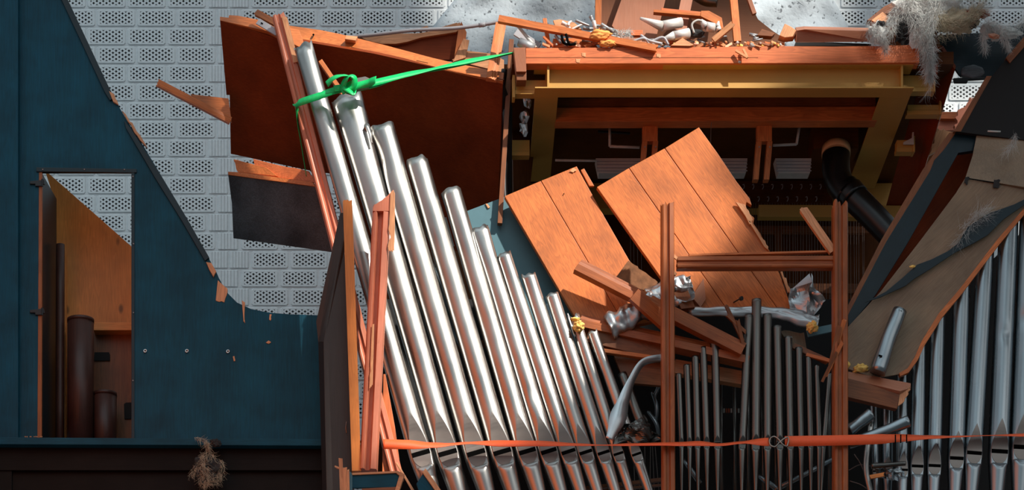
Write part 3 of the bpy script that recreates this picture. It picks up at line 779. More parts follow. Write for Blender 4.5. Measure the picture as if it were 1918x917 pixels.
    board('top_edge', [(427, 321), (446, 322), (470, 325), (585, 341), (590, 349), (427, 327)], lambda x, y: Ys(x, 326+.13*(x-427))-.004, .04, 'orange', s, (1, .15))
    for i, q in enumerate(([(446, 322), (438, 302), (442, 299), (500, 314), (520, 330)], [(474, 297), (578, 320), (590, 342), (480, 326)], [(492, 318), (580, 332), (584, 340), (496, 322)], [(437, 300), (444, 299), (600, 350), (560, 340)])):
        board('torn_splinter', jag(q, [0, 1], 5, 1.6, i+4), lambda x, y, i=i: Ys(x, 326+.13*(x-427))+.01+.01*i, .015, 'orange' if i != 1 else 'beamw', s, (1, .25))
    # broken bracket on far left
    k = thing('broken_bracket', 'broken orange wooden bracket sticking out leftward before the brick wall', 'bracket', P(420, 220, .44))
    beam('arm', (296, 155, .34), (432, 226, .46), 14, 9, 'orange', k, prof=MOULD2, jag0=3)
    board('arm_web', [(357, 176), (428, 184), (434, 228), (380, 200)], .46, .02, 'orange', k, (1, .1))
dark_boards()
# ------------------------------------------------------------------ posts at left
def profile_post(label, p0, p1, w, d, mat, **k):
    return beam('moulded_post', p0, p1, w, d, mat, prof=MOULD, label=label, cat='post', **k)
def left_posts():
    t = thing('moulded_post', 'long salmon moulded post leaning left from the bottom to the very top', 'post', P(740, 880, -.02))
    beam('post_body', (522, 32, .12), (745, 900, -.02), 24, 22, 'salmon', t, prof=MOULD, jag0=3, seed=3)
    beam('broken_tongue', (533, 36, .10), (555, 120, .09), 10, 16, 'raw', t, prof=RECT, jag0=3, seed=5)
    m = beam('metal_bracket', (483, 40, .2), (520, 62, .16), 12, 3, 'grey', label='grey slotted metal bracket beside the top of the leaning post', cat='bracket')
    for i in range(4): board('slot', [(489+i*7, 41+i*4.3), (493+i*7, 43.3+i*4.3), (492+i*7, 45.5+i*4.3), (488+i*7, 43+i*4.3)], .182, .004, 'darkm', m)
    beam('torn_stick', (480, 24, .22), (528, 50, .18), 11, 8, 'brown', jag0=2, label='short torn brown stick crossing the top of the leaning post', cat='batten')
    beam('rear_batten', (600, 115, .26), (700, 260, .24), 8, 10, 'orange', label='thin orange batten behind the first two big pipes', cat='batten')
    # dark side panel
    d = thing('side_panel', 'dark charcoal upright panel beside the broken wooden stud', 'panel', P(635, 917, -.25))
    board('panel_face', [(643, 430), (652, 600), (664, 930), (612, 930), (609, 800), (606, 640)], -.22, .03, 'char', d, (0, 1))
    board('panel_return', [(637, 398), (644, 398), (646, 440), (607, 640), (596, 640), (592, 602)], [-.2, -.23, -.23, -.22, -.1, -.1], .02, 'char', d, (0, 1))
    board('panel_return', [(596, 640), (608, 640), (613, 930), (604, 930)], [-.1, -.22, -.22, -.1], .02, 'black', d, (0, 1))
    V, F = tube_geo(crom([P(649, 789, -.226), P(648, 800, -.229), P(649, 810, -.226)], 6), .6*SC, 6); mk('staple', V, F, M['steel'], d)
    # left stud
    s = thing('wooden_stud', 'upright orange wooden stud with knots, between dark panel and tall post', 'stud', P(660, 885, -.3))
    beam('stud_body', (651, 380, -.30), (668, 885, -.30), 17, 26, 'pine', s, jag0=2)
    # tall moulded post, deep, standing proud
    p = thing('moulded_post', 'tall salmon moulded post, upright and snapped to a point in front of the pipes', 'post', P(690, 885, -.35))
    beam('post_body', (715, 395, -.27), (690, 886, -.27), 33, 60, 'salmon', p, prof=MOULD)
    board('snapped_tip', [(698, 395), (701, 384), (726, 366), (736, 355), (740, 362), (738, 395)], -.36, .10, 'salmon', p, (0, 1))
    board('torn_fibres', jag([(731, 362), (737, 355), (740, 362), (739, 470), (728, 470), (729, 420)], [3, 4], 6, 3, 2), -.368, .004, 'raw', p, (0, 1))
    board('torn_strip', jag([(697, 607), (701, 606), (698, 720), (692, 727), (694, 680)], [2, 3], 6, 1.5, 3), -.368, .003, 'raw', p, (0, 1))['label'] = 'pale strip where the wood split'
    board('rear_wing', [(718, 700), (722, 700), (740, 800), (752, 890), (716, 890)], -.02, .03, 'beamw', None, (0, 1), label='orange wooden wedge at the foot of the tall salmon post', cat='wedge')
    # bottom-left wreckage
    b = thing('teal_box', 'broken teal framed box end at the bottom below the tall post', 'box', P(700, 915, -.45))
    board('teal_face', [(659, 888), (742, 884), (750, 892), (740, 912), (659, 913)], -.44, .02, 'teal', b, (1, 0))
    board('wood_rim', [(657, 885), (745, 881), (758, 887), (744, 930), (736, 930), (748, 890), (742, 885), (659, 889)], -.45, .05, 'raw', b, (1, 0))
    board('side_rim', [(652, 880), (660, 886), (660, 940), (652, 940)], -.45, .05, 'tealb', b, (0, 1))
    board('lower_rail', [(678, 914), (742, 911), (742, 940), (678, 940)], -.445, .03, 'brown', b, (1, 0))
    for i, (x0, y0, x1, y1, w) in enumerate(((638, 860, 641, 930, 7), (646, 876, 648, 930, 8), (651, 880, 652, 930, 6), (629, 874, 645, 880, 3))):
        beam('wood_splinter', (x0, y0, -.47), (x1, y1, -.46), w, 5, 'raw', jag0=3, seed=i+20,
             label=('tallest raw splinter sticking up left of the teal box end', 'middle raw splinter beside the teal box end', 'raw splinter touching the teal box end', 'tiny horizontal sliver crossing the raw splinters')[i], cat='splinter')
    q = thing('teal_board_piece', 'teal board offcut with a raw wood edge and knot, below the first big pipe', 'board', P(800, 917, -.3))
    board('teal_face', [(780, 905), (793, 885), (832, 935), (790, 935)], -.28, .02, 'teal', q, (1, 1))
    board('raw_edge', [(791, 884), (797, 876), (835, 930), (825, 932)], -.29, .03, 'raw', q, (1, 1.3))
    board('thin_lath', [(741, 866), (744, 865), (784, 930), (779, 932)], -.25, .01, 'raw', None, (1, 1.5), label='thin pale lath slanting down right of the teal box end', cat='lath')
left_posts()
# ------------------------------------------------------------------ the big leaning pipes
def big_pipes():
    D = [  # top, mouth, r_top, r_mouth, torn, topsq, dents, label
        ((569, 90, .02), (787, 848, 0), 17, 22, 8, .8, (), 'first and tallest leaning silver pipe, its folded top beside the leaning post'),
        ((650, 186, .03), (837, 847, 0), 27, 22.5, 6, .7, (), 'second leaning silver pipe, with torn lip right under the green strap'),
        ((714, 240, .02), (890, 847, 0), 24, 22, 9, .9, ((1.75, -1.1, .25, .12),), 'third leaning silver pipe, its ragged top curled at the left side'),
        ((781, 303, .02), (939, 845, 0), 20.5, 21.5, 6, 1, (), 'fourth leaning silver pipe, with a wavy torn top below the brown panel'),
        ((845, 358, .02), (986, 844, 0), 18.5, 20.5, 3, 1, ((.72, -.6, .12, .12),), 'fifth leaning silver pipe, top edge nearly straight beside the teal sheet'),
        ((898, 428, .02), (1026, 844, 0), 15.5, 19, 6, .62, ((.3, .25, .16, .06),), 'sixth leaning silver pipe, with its top pinched into a fold'),
        ((944, 478, .02), (1063, 845, 0), 14, 17, 3, 1, (), 'seventh leaning silver pipe, ending just before the orange plank panel'),
        ((990, 517, .02), (1095.5, 846, 0), 14, 15.5, 4, 1, (), 'eighth leaning silver pipe, with a small nick in its top'),
        ((1034, 553, .02), (1129, 847, 0), 12.5, 14.5, 2.5, 1, (), 'ninth leaning silver pipe, its lower half in shade left of the foam crumb'),
        ((1076, 596, .02), (1157, 849, 0), 10.5, 12, 8, 1, (), 'tenth leaning pipe, with yellow foam stuck on its top'),
        ((1110, 622, .02), (1191, 850, 0), 9.5, 11.5, 3, 1, (), 'eleventh, shortest and rightmost of the leaning pipes'),
    ]
    for i, (tp, mo, r0, r1, torn, sq, dn, lb) in enumerate(D):
        o = organ_pipe(lb, tp, mo, r0, r1, 'tin', 'leaning silver facade pipes', torn=torn, topsq=sq, dents=dn, seed=i+1, lipk=3.3 if i < 9 else 2.4)
        if i == 2:   # curled flap at the torn top
            ribbon('curled_flap', [(690, 262, .0), (683, 240, -.03), (687, 234, -.05), (694, 250, -.06), (698, 270, -.06)], [6, 9, 9, 8, 5], 'tin', o, n=24, tw=[70, 60, 20, 30, 60])
        if i == 8:
            ribbon('torn_sliver', [(1063, 586, -.02), (1068, 600, -.02), (1078, 630, -.02)], [2, 6, 8], 'tin', o, n=16, tw=[0, 30, 40])
    # rear rank glimpsed between the front pipes
    for i, (a, b, c, d, r) in enumerate(((735, 330, 890, 700, 9), (834, 362, 930, 640, 9), (886, 430, 985, 740, 8), (935, 490, 1020, 740, 7), (1025, 570, 1090, 760, 6))):
        V, F = tube_geo([P(a, b, .17), P((a+c)/2, (b+d)/2, .17), P(c, d, .17)], r*SC, 20); o = mk('rear_pipe', V, F, M['zinc'], None, P(c, d)-P(a, b), [True]*(len(F)-2)+[False]*2)
        tag(o, ('slim rear pipe glimpsed between the third and fourth leaning pipes', 'slim rear pipe glimpsed between the fourth and fifth leaning pipes', 'slim rear pipe glimpsed between the fifth and sixth leaning pipes', 'slim rear pipe glimpsed between the sixth and seventh leaning pipes', 'slim rear pipe glimpsed beside the ninth leaning pipe')[i], 'organ pipe', 'rear pipes between the leaning pipes')
    beam('rear_rail', (845, 655, .3), (1070, 612, .3), 12, 10, 'brown', label='brown rail seen in gaps behind the leaning pipes', cat='rail')
    board('rear_lath', [(755, 318), (762, 330), (800, 420), (812, 460), (790, 430), (768, 380)], .12, .01, 'raw', None, label='pale lath between the third and fourth leaning pipes', cat='lath')
    board('white_tag_strip', [(829, 408), (836, 406), (851, 460), (845, 464)], .10, .004, 'white', None, label='pale strip between the fourth and fifth leaning pipes', cat='strip')
    tag(lump('foam_chunk', (1084, 611, -.04), 9.5, 'foam', None, 4, .29, 4), 'yellow foam chunk on top of the tenth leaning pipe', 'foam')
    tag(lump('foam_chunk', (1077, 598, -.01), 7, 'foam', None, 9, .29, 3, sc=(1.3, 1, .5)), 'small flat yellow foam flake above the foam chunk', 'foam')
big_pipes()
# ------------------------------------------------------------------ green strap
def green_strap():
    g = thing('green_strap', 'bright green lashing strap tied round two pipes and stretched to the right', 'strap', P(640, 170, -.12))
    ribbon('pipe_loop', [(556, 196, .05), (556, 194, -.06), (575, 187, -.10), (600, 179, -.11), (625, 170, -.12), (650, 165, -.12)], 13, 'green', g, n=50)
    ribbon('back_loop', [(556, 192, .0), (558, 230, .1), (566, 280, .16), (574, 330, .18)], [12, 10, 7, 5], 'green', g, tw=[60, 75, 78, 80], n=30)
    ribbon('long_run', [(648, 166, -.11), (700, 155, -.09), (760, 140, -.05), (820, 127, -.02), (880, 114, .01), (966, 97, .05)], [15, 13, 13, 13, 13, 13], 'green', g, tw=[0, 8, 25, 50, 30, 62], n=80)
    ribbon('long_run', [(648, 170, -.10), (700, 159, -.08), (760, 142, -.04), (850, 122, .0), (966, 98, .055)], 12, 'green', g, tw=[0, 15, 60, 20, 50], n=80)
    ribbon('knot_loop', [(612, 158, -.13), (625, 146, -.16), (642, 141, -.17), (655, 143, -.17), (662, 152, -.16), (650, 162, -.14), (625, 166, -.13)], 12, 'green', g, tw=[10, 30, 50, 60, 40, 10, 0], n=50)
    ribbon('knot_loop', [(640, 170, -.13), (646, 152, -.17), (655, 142, -.19), (664, 146, -.18), (661, 162, -.16), (640, 172, -.14)], 11, 'green', g, tw=[0, 20, 50, 30, 10, 0], n=50)
    ribbon('loose_end', [(650, 168, -.14), (672, 160, -.15), (690, 156, -.17), (704, 149, -.2)], [13, 13, 14, 17], 'green', g, tw=[0, 0, -15, 25], n=30)
    ribbon('loose_end', [(642, 163, -.15), (655, 171, -.16), (662, 176, -.16), (665, 171, -.15)], 9, 'green', g, tw=[0, 20, 40, 60], n=24)
    bk = board('ratchet_buckle', [(662, 147), (684, 143), (693, 147), (692, 163), (668, 168), (664, 160)], -.115, .02, 'steel', g); bk['label'] = 'brown metal ratchet'
green_strap()
# ------------------------------------------------------------------ yellow steel frame and deck
def frame_deck():
    Yf = 0.0
    t = thing('steel_frame', 'yellow painted steel frame of H beams under the top deck', 'steel frame', P(1340, 165, .3))
    z = lambda py, Y=0: (V0-py)*SC*(1+Y/DC)
    X = lambda px, Y=0: (px-U0)*SC*(1+Y/DC)
    def box(mb, x0, x1, y0, y1, z0, z1):
        V = [(x, y, zz) for x in (x0, x1) for y in (y0, y1) for zz in (z0, z1)]
        mb.add(V, [(0, 1, 3, 2), (4, 6, 7, 5), (0, 4, 5, 1), (2, 3, 7, 6), (0, 2, 6, 4), (1, 5, 7, 3)])
    mb = MB(); x0, x1 = X(1004), X(1712); zt, zb = z(119), z(165)
    bd = .115                                          # flange depth
    box(mb, X(1002), X(1712), Yf, Yf+bd, zt-.008, zt); box(mb, X(1002), X(1712), Yf, Yf+bd, zb, zb+.008)
    box(mb, X(1026), X(1690), Yf+.055, Yf+.065, zb+.004, zt-.004)
    box(mb, X(1025), X(1029), Yf+.004, Yf+bd-.004, zb+.004, zt-.004); box(mb, X(1688), X(1692), Yf+.004, Yf+bd-.004, zb+.004, zt-.004)
    mb.build('front_beam', M['yellow'], t, bevel=.001)
    def leg(a, b, Y0, Y1, w, nm):
        """side member running back, lower flange level with the front beam"""
        mb = MB()
        V = []
        for (px, Y) in ((a, Y0), (b, Y1)):
            c = X(px, 0) if Y == Y0 else P(px, 0, 0).x
            for dx, z_ in ((-w, zb), (w, zb), (w, zb+.008), (-w, zb+.008)): V.append((c+dx, Y, z_))
        mb.add(V, [(0, 1, 2, 3), (7, 6, 5, 4), (0, 4, 5, 1), (1, 5, 6, 2), (2, 6, 7, 3), (3, 7, 4, 0)])
        V = []
        for (px, Y) in ((a, Y0), (b, Y1)):
            c = P(px, 0, 0).x
            for dx, z_ in ((-.005, zb+.008), (.005, zb+.008), (.005, zt), (-.005, zt)): V.append((c+dx, Y, z_))
        mb.add(V, [(0, 1, 2, 3), (7, 6, 5, 4), (0, 4, 5, 1), (1, 5, 6, 2), (2, 6, 7, 3), (3, 7, 4, 0)])
        mb.build(nm, M['yellow'], t, bevel=.001)
    # world-x so that the far end lands where the photo shows it
    def endpx(px, Y): return U0+(px-U0)*(1+Y/DC)
    leg(1026, endpx(1010, 1.25), Yf+.1155, 1.25, .066, 'side_beam')
    leg(1684, endpx(1612, 1.35), Yf+.1155, 1.35, .085, 'side_beam')
    mb = MB(); box(mb, P(1020, 0, 0).x, P(1800, 0, 1.6).x, 1.6, 1.7, zb-.02, zt); mb.build('rear_beam', M['yellow'], t, bevel=.001)
    for (a, b, c, d, Y) in ((964, 150, 1024, 168, .10), (950, 262, 992, 283, .55), (1692, 141, 1750, 163, .13), (1700, 196, 1762, 206, .35), (1680, 262, 1712, 276, .6)):
        board('stub_bracket', [(a, b), (c, b), (c, d), (a, d)], Y, .06, 'yellow', t, (1, 0))
        board('bracket_flange', [(a-1, d), (c, d), (c, d+8), (a-1, d+8)], Y-.005, .06, 'yellow', t, (1, 0))
        board('bracket_plate', [(a-4, b-10), (a+1, b-10), (a+1, d+14), (a-4, d+14)] if a < 1500 else [(c-2, b-8), (c+2, b-8), (c+2, d+8), (c-2, d+8)], Y-.01, .07, 'yellow', t, (0, 1))
    # deck above
    d = thing('deck', 'wooden deck with a long orange front beam carrying the debris', 'deck', P(1340, 118, .1))
    fb = board('front_beam', [(985, 90), (1100, 89), (1330, 88), (1460, 86), (1560, 87), (1722, 84), (1722, 117), (1560, 118), (985, 119)], -.02, .08, 'beamw', d, (1, 0))
    board('lower_lamination', [(985, 107), (1420, 107), (1420, 108), (985, 108)], -.0215, .002, 'brown', fb, (1, 0))
    for x, y in ((1093, 102), (1233, 104), (1082, 113)):
        board('gouge', jag([(x-4, y-4), (x+5, y-3), (x+4, y+4), (x-3, y+3)], [0, 1, 2], 3, 1.2, int(x)), -.0225, .003, 'raw', fb)
    mb = MB(); box(mb, P(960, 0, 0).x, P(1790, 0, 0).x, .05, 2.35, zt+.02, zt+.09); mb.build('deck_boards', M['inner'], d)
    # splintered pieces on the front beam
    beam('deck_splinter', (1378, 95, -.04), (1400, 108, -.06), 4, 4, 'raw', jag1=1, label='raw splinter hanging from the orange deck beam, upper sliver', cat='splinter')
    beam('deck_splinter', (1400, 108, -.06), (1392, 92, -.04), 4, 3, 'raw', jag0=1, label='short raw splinter making a V on the orange deck beam', cat='splinter')
    tag(lump('foam_crumb', (1385, 116, -.03), 3, 'white', None, 1, .3, 1), 'white crumb at the bottom edge of the orange deck beam', 'crumb')
    # block at the left end of the beam
    board('end_block', [(962, 89), (984, 89), (986, 134), (967, 134)], [-.04, -.04, -.02, -.02], .08, 'tan', None, (0, 1), label='short pinkish upright wood block at left end of the orange deck beam', cat='wood block')
    board('end_block', [(967, 135), (986, 135), (986, 150), (968, 150)], .0, .08, 'brown', None, (1, 0), label='brown block under the pinkish block, left of the yellow beam', cat='wood block')
    board('top_board', [(1492, 57), (1508, 55), (1632, 58), (1636, 78), (1490, 80)], [-.02, -.05, -.05, -.03, -.0], .12, 'tan', None, (1, 0), label='flat pinkish board lying on the deck edge near the grey wool', cat='board')
    board('dark_strip', [(1490, 79), (1560, 79), (1632, 82), (1632, 85), (1560, 86), (1488, 86)], -.01, .1, 'black', None, (1, 0), label='black strip under the flat pinkish board on the deck', cat='strip')
    board('dark_strip', [(1510, 55), (1516, 51), (1566, 54), (1562, 57)], .02, .06, 'black', None, (1, 0), label='black strip on top of the flat pinkish board', cat='strip')
    # interior under the deck
    beam('interior_joist', (1040, 221, .45), (1640, 219, .45), 27, 30, 'orange', label='long brown wooden joist hanging inside the yellow frame', cat='joist')
    board('interior_board', [(1045, 184), (1640, 180), (1640, 208), (1045, 208)], .42, .03, 'brown', None, (1, 0), label='dark brown board above the joist inside the yellow frame', cat='board')
    for i, (x, lb) in enumerate(((1218, 'forked wooden hanger under the joist above the large plank panel'), (1432, 'forked wooden hanger under the joist left of the black duct'))):
        h = thing('wooden_hanger', lb, 'hanger', P(x, 236, .47), 'forked hangers under the joist')
        board('stem', [(x-14, 234), (x+14, 234), (x+14, 264), (x-14, 264)], .47, .05, 'orange', h, (0, 1))
        for s, q in ((-1, -8), (1, 0)):
            x2 = x+s*10
            board('prong', [(x2-5, 264), (x2+5, 264), (x2+5-6, 336), (x2-5-6, 336)], .47, .05, 'orange', h, (0, 1))
        for s in (-10, 10):
            V, F = tube_geo([P(x+s, 275, .465), P(x+s, 275, .462)], 1.5*SC, 8, front=Vector((0, 0, 1))); mk('screw', V, F, M['steel'], h)
    for i, (a, b, lb) in enumerate(((1116, 1204, 'ribbed grey tray left of the forked hangers'), (1262, 1400, 'ribbed grey tray between the forked hangers'), (1452, 1520, 'ribbed grey tray right of the forked hangers'))):
        g = thing('ribbed_tray', lb+' inside the frame', 'tray', P((a+b)/2, 325, .75))
        board('tray_body', [(a, 296), (b, 296), (b-3, 324), (a+6, 324)], .75, .08, 'white', g, (1, 0))
        for y in (300, 306, 312, 318): board('rib', [(a+2, y), (b, y), (b, y+2), (a+2, y+2)], .742, .01, 'grey', g, (1, 0))
    for i, pts in enumerate(([(1142, 235, .6), (1142, 274, .6), (1198, 276, .6)], [(1498, 232, .6), (1492, 270, .6), (1448, 272, .6)])):
        W3 = [P(*p) for p in pts]; mb = MB()
        for a, b in ((0, 1), (1, 2)): mb.add(*tube_geo([W3[a], W3[b]], 2.6*SC, 10), True)
        tag(mb.build('elbow_tube', M['white']), ('white elbow tube inside the frame above the left ribbed tray', 'white elbow tube inside the frame near the black duct')[i], 'tube')
    tube('crossing_rod', [(1040, 300, .7), (1118, 301, .7)], 2.2, 'white', label='pale rod beside the left ribbed tray inside the frame', cat='rod')
    beam('black_rail', (1120, 246, .62), (1180, 250, .62), 4, 4, 'duct', label='small black rail in front of the left elbow tube', cat='rail')
    tube('hanging_wire', [(1342, 214, .42), (1333, 226, .42), (1331, 270, .42)], .6, 'wire', n=6, label='thin wire hanging from the joist beside the plank panel tip', cat='wire')
    # duct
    dk = thing('air_duct', 'black bent air duct with a cream collar hanging from the deck', 'duct', P(1565, 275, .7))
    tube('collar', [(1566, 279, .72), (1566, 291, .70)], 28, 'flange', dk, 32)
    tube('duct_drop', [(1566, 290, .70), (1566, 318, .68), (1572, 342, .66), (1590, 366, .62)], 27, 'duct', dk, 32, 24)
    tube('duct_run', [(1582, 352, .64), (1640, 410, .56), (1704, 478, .48)], (27, 24), 'duct', dk, 32, 12)
    tube('seam_tape', [(1590, 358, .62), (1602, 372, .60)], 28, 'duct', dk, 32, 4)
    board('duct_box', [(1524, 232), (1608, 232), (1608, 278), (1524, 278)], .74, .2, 'inner', None, (1, 0), label='brown wooden box holding the black duct collar', cat='box')
    beam('yellow_crossbar', (1420, 398, 1.1), (1780, 400, 1.1), 24, 20, 'yellow', label='dim yellow crossbar low behind the black duct', cat='bar')
    # tracker hooks and wires
    tr = thing('tracker_rail', 'black rail with rows of tracker hooks above the hanging wires', 'tracker rail', P(1450, 352, 1.3))
    board('rail', [(1360, 338), (1560, 338), (1560, 385), (1360, 385)], 1.32, .04, 'inner', tr, (1, 0))
    for rw, (y, x0, n) in enumerate(((350, 1392, 9), (373, 1402, 8))):
        for i in range(n):
            x = x0+i*18; V, F = tube_geo(crom([P(x-1, y-4, 1.30), P(x+1.5, y-5, 1.29), P(x+2, y, 1.28), P(x, y+4, 1.29)], 8), .9*SC, 6)
            mk('hook', V, F, M['grey'], tr, None, True)
    for i in range(46):
        x = 1385+i*5.2+random.uniform(-1, 1)
        if x > 1640: continue
        V, F = tube_geo([P(x, 380, 1.28), P(x+random.uniform(-1, 3), 620, 1.28)], .45*SC, 5)
        tag(mk('tracker_wire', V, F, M['wire']), 'thin upright tracker wire behind the plank panel and right post', 'wire', 'tracker wires inside the organ')
    for i, x in enumerate((1180, 1186, 1193, 1200)):
        V, F = tube_geo([P(x, 400, 1.28), P(x+2, 520, 1.28)], .45*SC, 5); tag(mk('tracker_wire', V, F, M['wire']), 'thin tracker wire in the gap between the two plank panels', 'wire', 'tracker wires in the plank gap')
    for i, (y, lb) in enumerate(((430, 'upper'), (540, 'middle'), (577, 'lower'))):
        beam('rear_rail', (1370, y, 1.5), (1650, y+2, 1.5), (14, 20, 10)[i], 10, 'brown', label=lb+' brown rail crossing behind the tracker wires', cat='rail')
    beam('rear_stud', (1458, 430, 1.45), (1458, 560, 1.45), 14, 10, 'brown', label='short brown stud between the rails behind the tracker wires', cat='stud')
    # organ interior box
    c = thing('organ_interior', 'dark brown boards and a black shade sheet closing the organ interior', 'organ case', P(1300, 900, 2.0))
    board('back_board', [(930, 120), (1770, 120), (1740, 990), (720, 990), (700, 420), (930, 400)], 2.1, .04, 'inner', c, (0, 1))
    board('side_board', [(958, 150), (1015, 150), (985, 420), (962, 420)], .9, .04, 'inner', c, (0, 1))
    board('side_board', [(1742, 84), (1764, 92), (1788, 130), (1700, 420), (1650, 420)], [.1, .1, .1, 1.2, 1.2], .03, 'dbrown', c, (0, 1))
    board('side_board', [(700, 440), (722, 440), (722, 990), (700, 990)], 1.0, .04, 'inner', c, (0, 1))
    board('black_backdrop', [(716, 560), (1780, 560), (1950, 400), (1990, 400), (1990, 990), (716, 990)], .75, .03, 'black', c, (1, 0))  # black sheet; the darkness inside the organ is put into its colour
    # metal bits between left wood and frame
    for i, (x, y, lb) in enumerate(((988, 190, 'upper'), (983, 218, 'middle'), (981, 240, 'lower'))):
        tag(lump('metal_scrap', (x, y, .3), 10, 'crum', None, i+3, .5, 2, sc=(.8, .5, 1.3)), lb+' crumpled silver scrap in the gap left of the yellow frame', 'metal scrap')
frame_deck()
# ------------------------------------------------------------------ debris heap on top
def heap():
    # leaning panels behind
    board('back_panel', [(1116, -40), (1128, -40), (1126, 50), (1114, 70)], .35, .03, 'orange', None, (0, 1), label='narrow orange upright edge board at left of the leaning panels', cat='board')
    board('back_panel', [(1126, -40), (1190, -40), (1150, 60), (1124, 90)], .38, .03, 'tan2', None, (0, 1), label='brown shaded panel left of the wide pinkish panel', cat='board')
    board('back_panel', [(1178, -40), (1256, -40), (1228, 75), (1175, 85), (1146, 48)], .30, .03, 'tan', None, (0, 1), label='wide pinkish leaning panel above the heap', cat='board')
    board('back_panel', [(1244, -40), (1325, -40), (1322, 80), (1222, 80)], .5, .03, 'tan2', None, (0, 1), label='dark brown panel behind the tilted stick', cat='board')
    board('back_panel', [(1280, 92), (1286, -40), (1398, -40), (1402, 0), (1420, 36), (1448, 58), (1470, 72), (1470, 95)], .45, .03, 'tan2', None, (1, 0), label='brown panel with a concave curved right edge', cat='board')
    beam('leaning_stick', (1290, -20, .28), (1274, 60, .24), 22, 10, 'tan', label='pale tapering board standing behind the silver pipes on the heap', cat='stick')
    beam('leaning_stick', (1372, -20, .28), (1381, 80, .2), 14, 10, 'orange', label='narrow upright orange stick on the heap', cat='stick')
    beam('leaning_stick', (1396, -20, .3), (1413, 27, .3), 8, 8, 'tan', label='short dark-edged stick hanging before the curved panel', cat='stick')
    tube('big_foot_pipe', [(1300, -14, .36), (1322, 0, .34), (1344, 3, .33)], (12, 10), 'lead', label='grey cylinder poking out at the top frame edge', cat='organ pipe')
    beam('flat_lath', (1224, 23, .16), (1318, 31, .14), 5, 12, 'orange', label='thin orange lath lying level above the white pipe', cat='lath')
    beam('flat_lath', (1238, 20, .2), (1330, 29, .2), 6, 10, 'beamw', label='orange lath behind the level lath on the heap', cat='lath')
    board('notched_block', [(1313, 20), (1328, 20), (1352, 33), (1355, 52), (1348, 56), (1340, 44), (1312, 30)], .12, .04, 'orange', None, (1, .4), label='orange notched block at the right end of the laths', cat='wood block')
    def scrap_pipe(lb, p0, p1, r0, r1, mat='oxide', foot=None):
        t = thing('scrap_pipe', lb, 'organ pipe', P(*p1))
        tube('body', [p0, p1], (r0, r1), mat, t, 20)
        if foot: tube('foot', [p1, foot], (r1, max(1.6, r1*.25)), mat, t, 20)
        V, F = tube_geo([P(*p0), P(*p0)+(P(*p0)-P(*p1)).normalized()*.0015], r0*SC*.82, 16); mk('opening', V, F, M['darkm'], t)
    scrap_pipe('fat white-silver pipe with long pointed foot, lying on the heap', (1276, 42, .05), (1240, 49, .02), 9, 9, 'oxide', (1199, 34, -.01))
    scrap_pipe('white-silver pipe with round end below the fat pointed one', (1290, 62, .0), (1262, 67, -.02), 9, 8, 'oxide', (1240, 74, -.02))
    scrap_pipe('pear-shaped silver pipe piece right of the fat pointed pipe', (1338, 52, .0), (1322, 50, -.01), 8, 9, 'oxide', (1313, 37, -.02))
    scrap_pipe('small silver pipe foot standing up right of the pear-shaped piece', (1347, 58, .0), (1344, 52, .0), 5, 6, 'oxide', (1346, 40, 0))
    scrap_pipe('grey pipe end under the batten at the far left of the heap', (972, 78, .02), (1000, 92, .02), 8, 10, 'oxideg')
    tube('white_rod', [(968, 46, .06), (1004, 90, .02)], 3, 'white', label='white rod leaning at the left end of the heap', cat='rod')
    beam('grey_comb', (966, 60, .12), (1010, 88, .1), 14, 4, 'grey', label='grey ribbed strip behind the white rod', cat='strip')
    beam('split_wedge', (1336, 76, -.03), (1372, 46, -.05), 10, 9, 'raw', jag1=3, label='raw split wedge of wood pointing up right on the heap', cat='wood block')
    board('tented_block', [(1256, 85), (1278, 71), (1300, 84), (1292, 86)], -.03, .05, 'raw', None, label='tent-shaped pale wood block at the front edge of the heap', cat='wood block')
    board('tented_block', [(1460, 66), (1470, 44), (1482, 50), (1494, 58), (1488, 68), (1470, 70)], .0, .06, 'raw', None, label='pale angular wood block left of the flat pinkish board', cat='wood block')
    board('tented_block', [(1418, 66), (1427, 54), (1452, 62), (1446, 68)], .02, .04, 'brown', None, label='dark flat chip before the curved panel', cat='wood block')
    beam('upright_peg', (1020, 36, .06), (1028, 88, .04), 7, 8, 'orange', jag0=2, label='upright orange peg behind the long sloping batten', cat='stick')
    board('torn_sheet', [(1036, 38), (1048, 36), (1076, 42), (1090, 55), (1060, 54), (1040, 50)], .08, .012, 'raw', None, label='pale torn board under the dark pipe tangle', cat='board')
    board('dark_wedge', [(1036, 72), (1100, 70), (1120, 88), (1034, 88)], .04, .04, 'orange', None, label='orange wedge board beneath the long sloping batten', cat='board')
    board('orange_plate', [(1180, 56), (1204, 56), (1204, 66), (1182, 66)], .02, .03, 'beamw', None, label='small orange plate left of the fat pointed pipe', cat='board')
    lumpf = lump('rolled_felt', (1125, 66, -.03), 12, 'ofoam', None, 6, .25, 4, sc=(1.6, .7, .8)); tag(lumpf, 'rolled orange felt above the sloping batten', 'felt')
    tag(lump('rolled_felt', (1138, 82, -.03), 10, 'ofoam', None, 8, .25, 4, sc=(1.7, .7, .55)), 'rolled orange felt below the sloping batten', 'felt')
    # tangled grey pipes
    r = random.Random(12)
    spec = [(1052, 42, 1068, 54), (1078, 38, 1104, 48), (1106, 30, 1116, 46), (1070, 56, 1096, 44), (1110, 48, 1134, 54), (1092, 52, 1120, 52), (1064, 48, 1070, 40), (1126, 46, 1150, 60), (1140, 54, 1156, 58), (1112, 40, 1113, 56), (1040, 66, 1050, 80), (1060, 82, 1064, 64)]
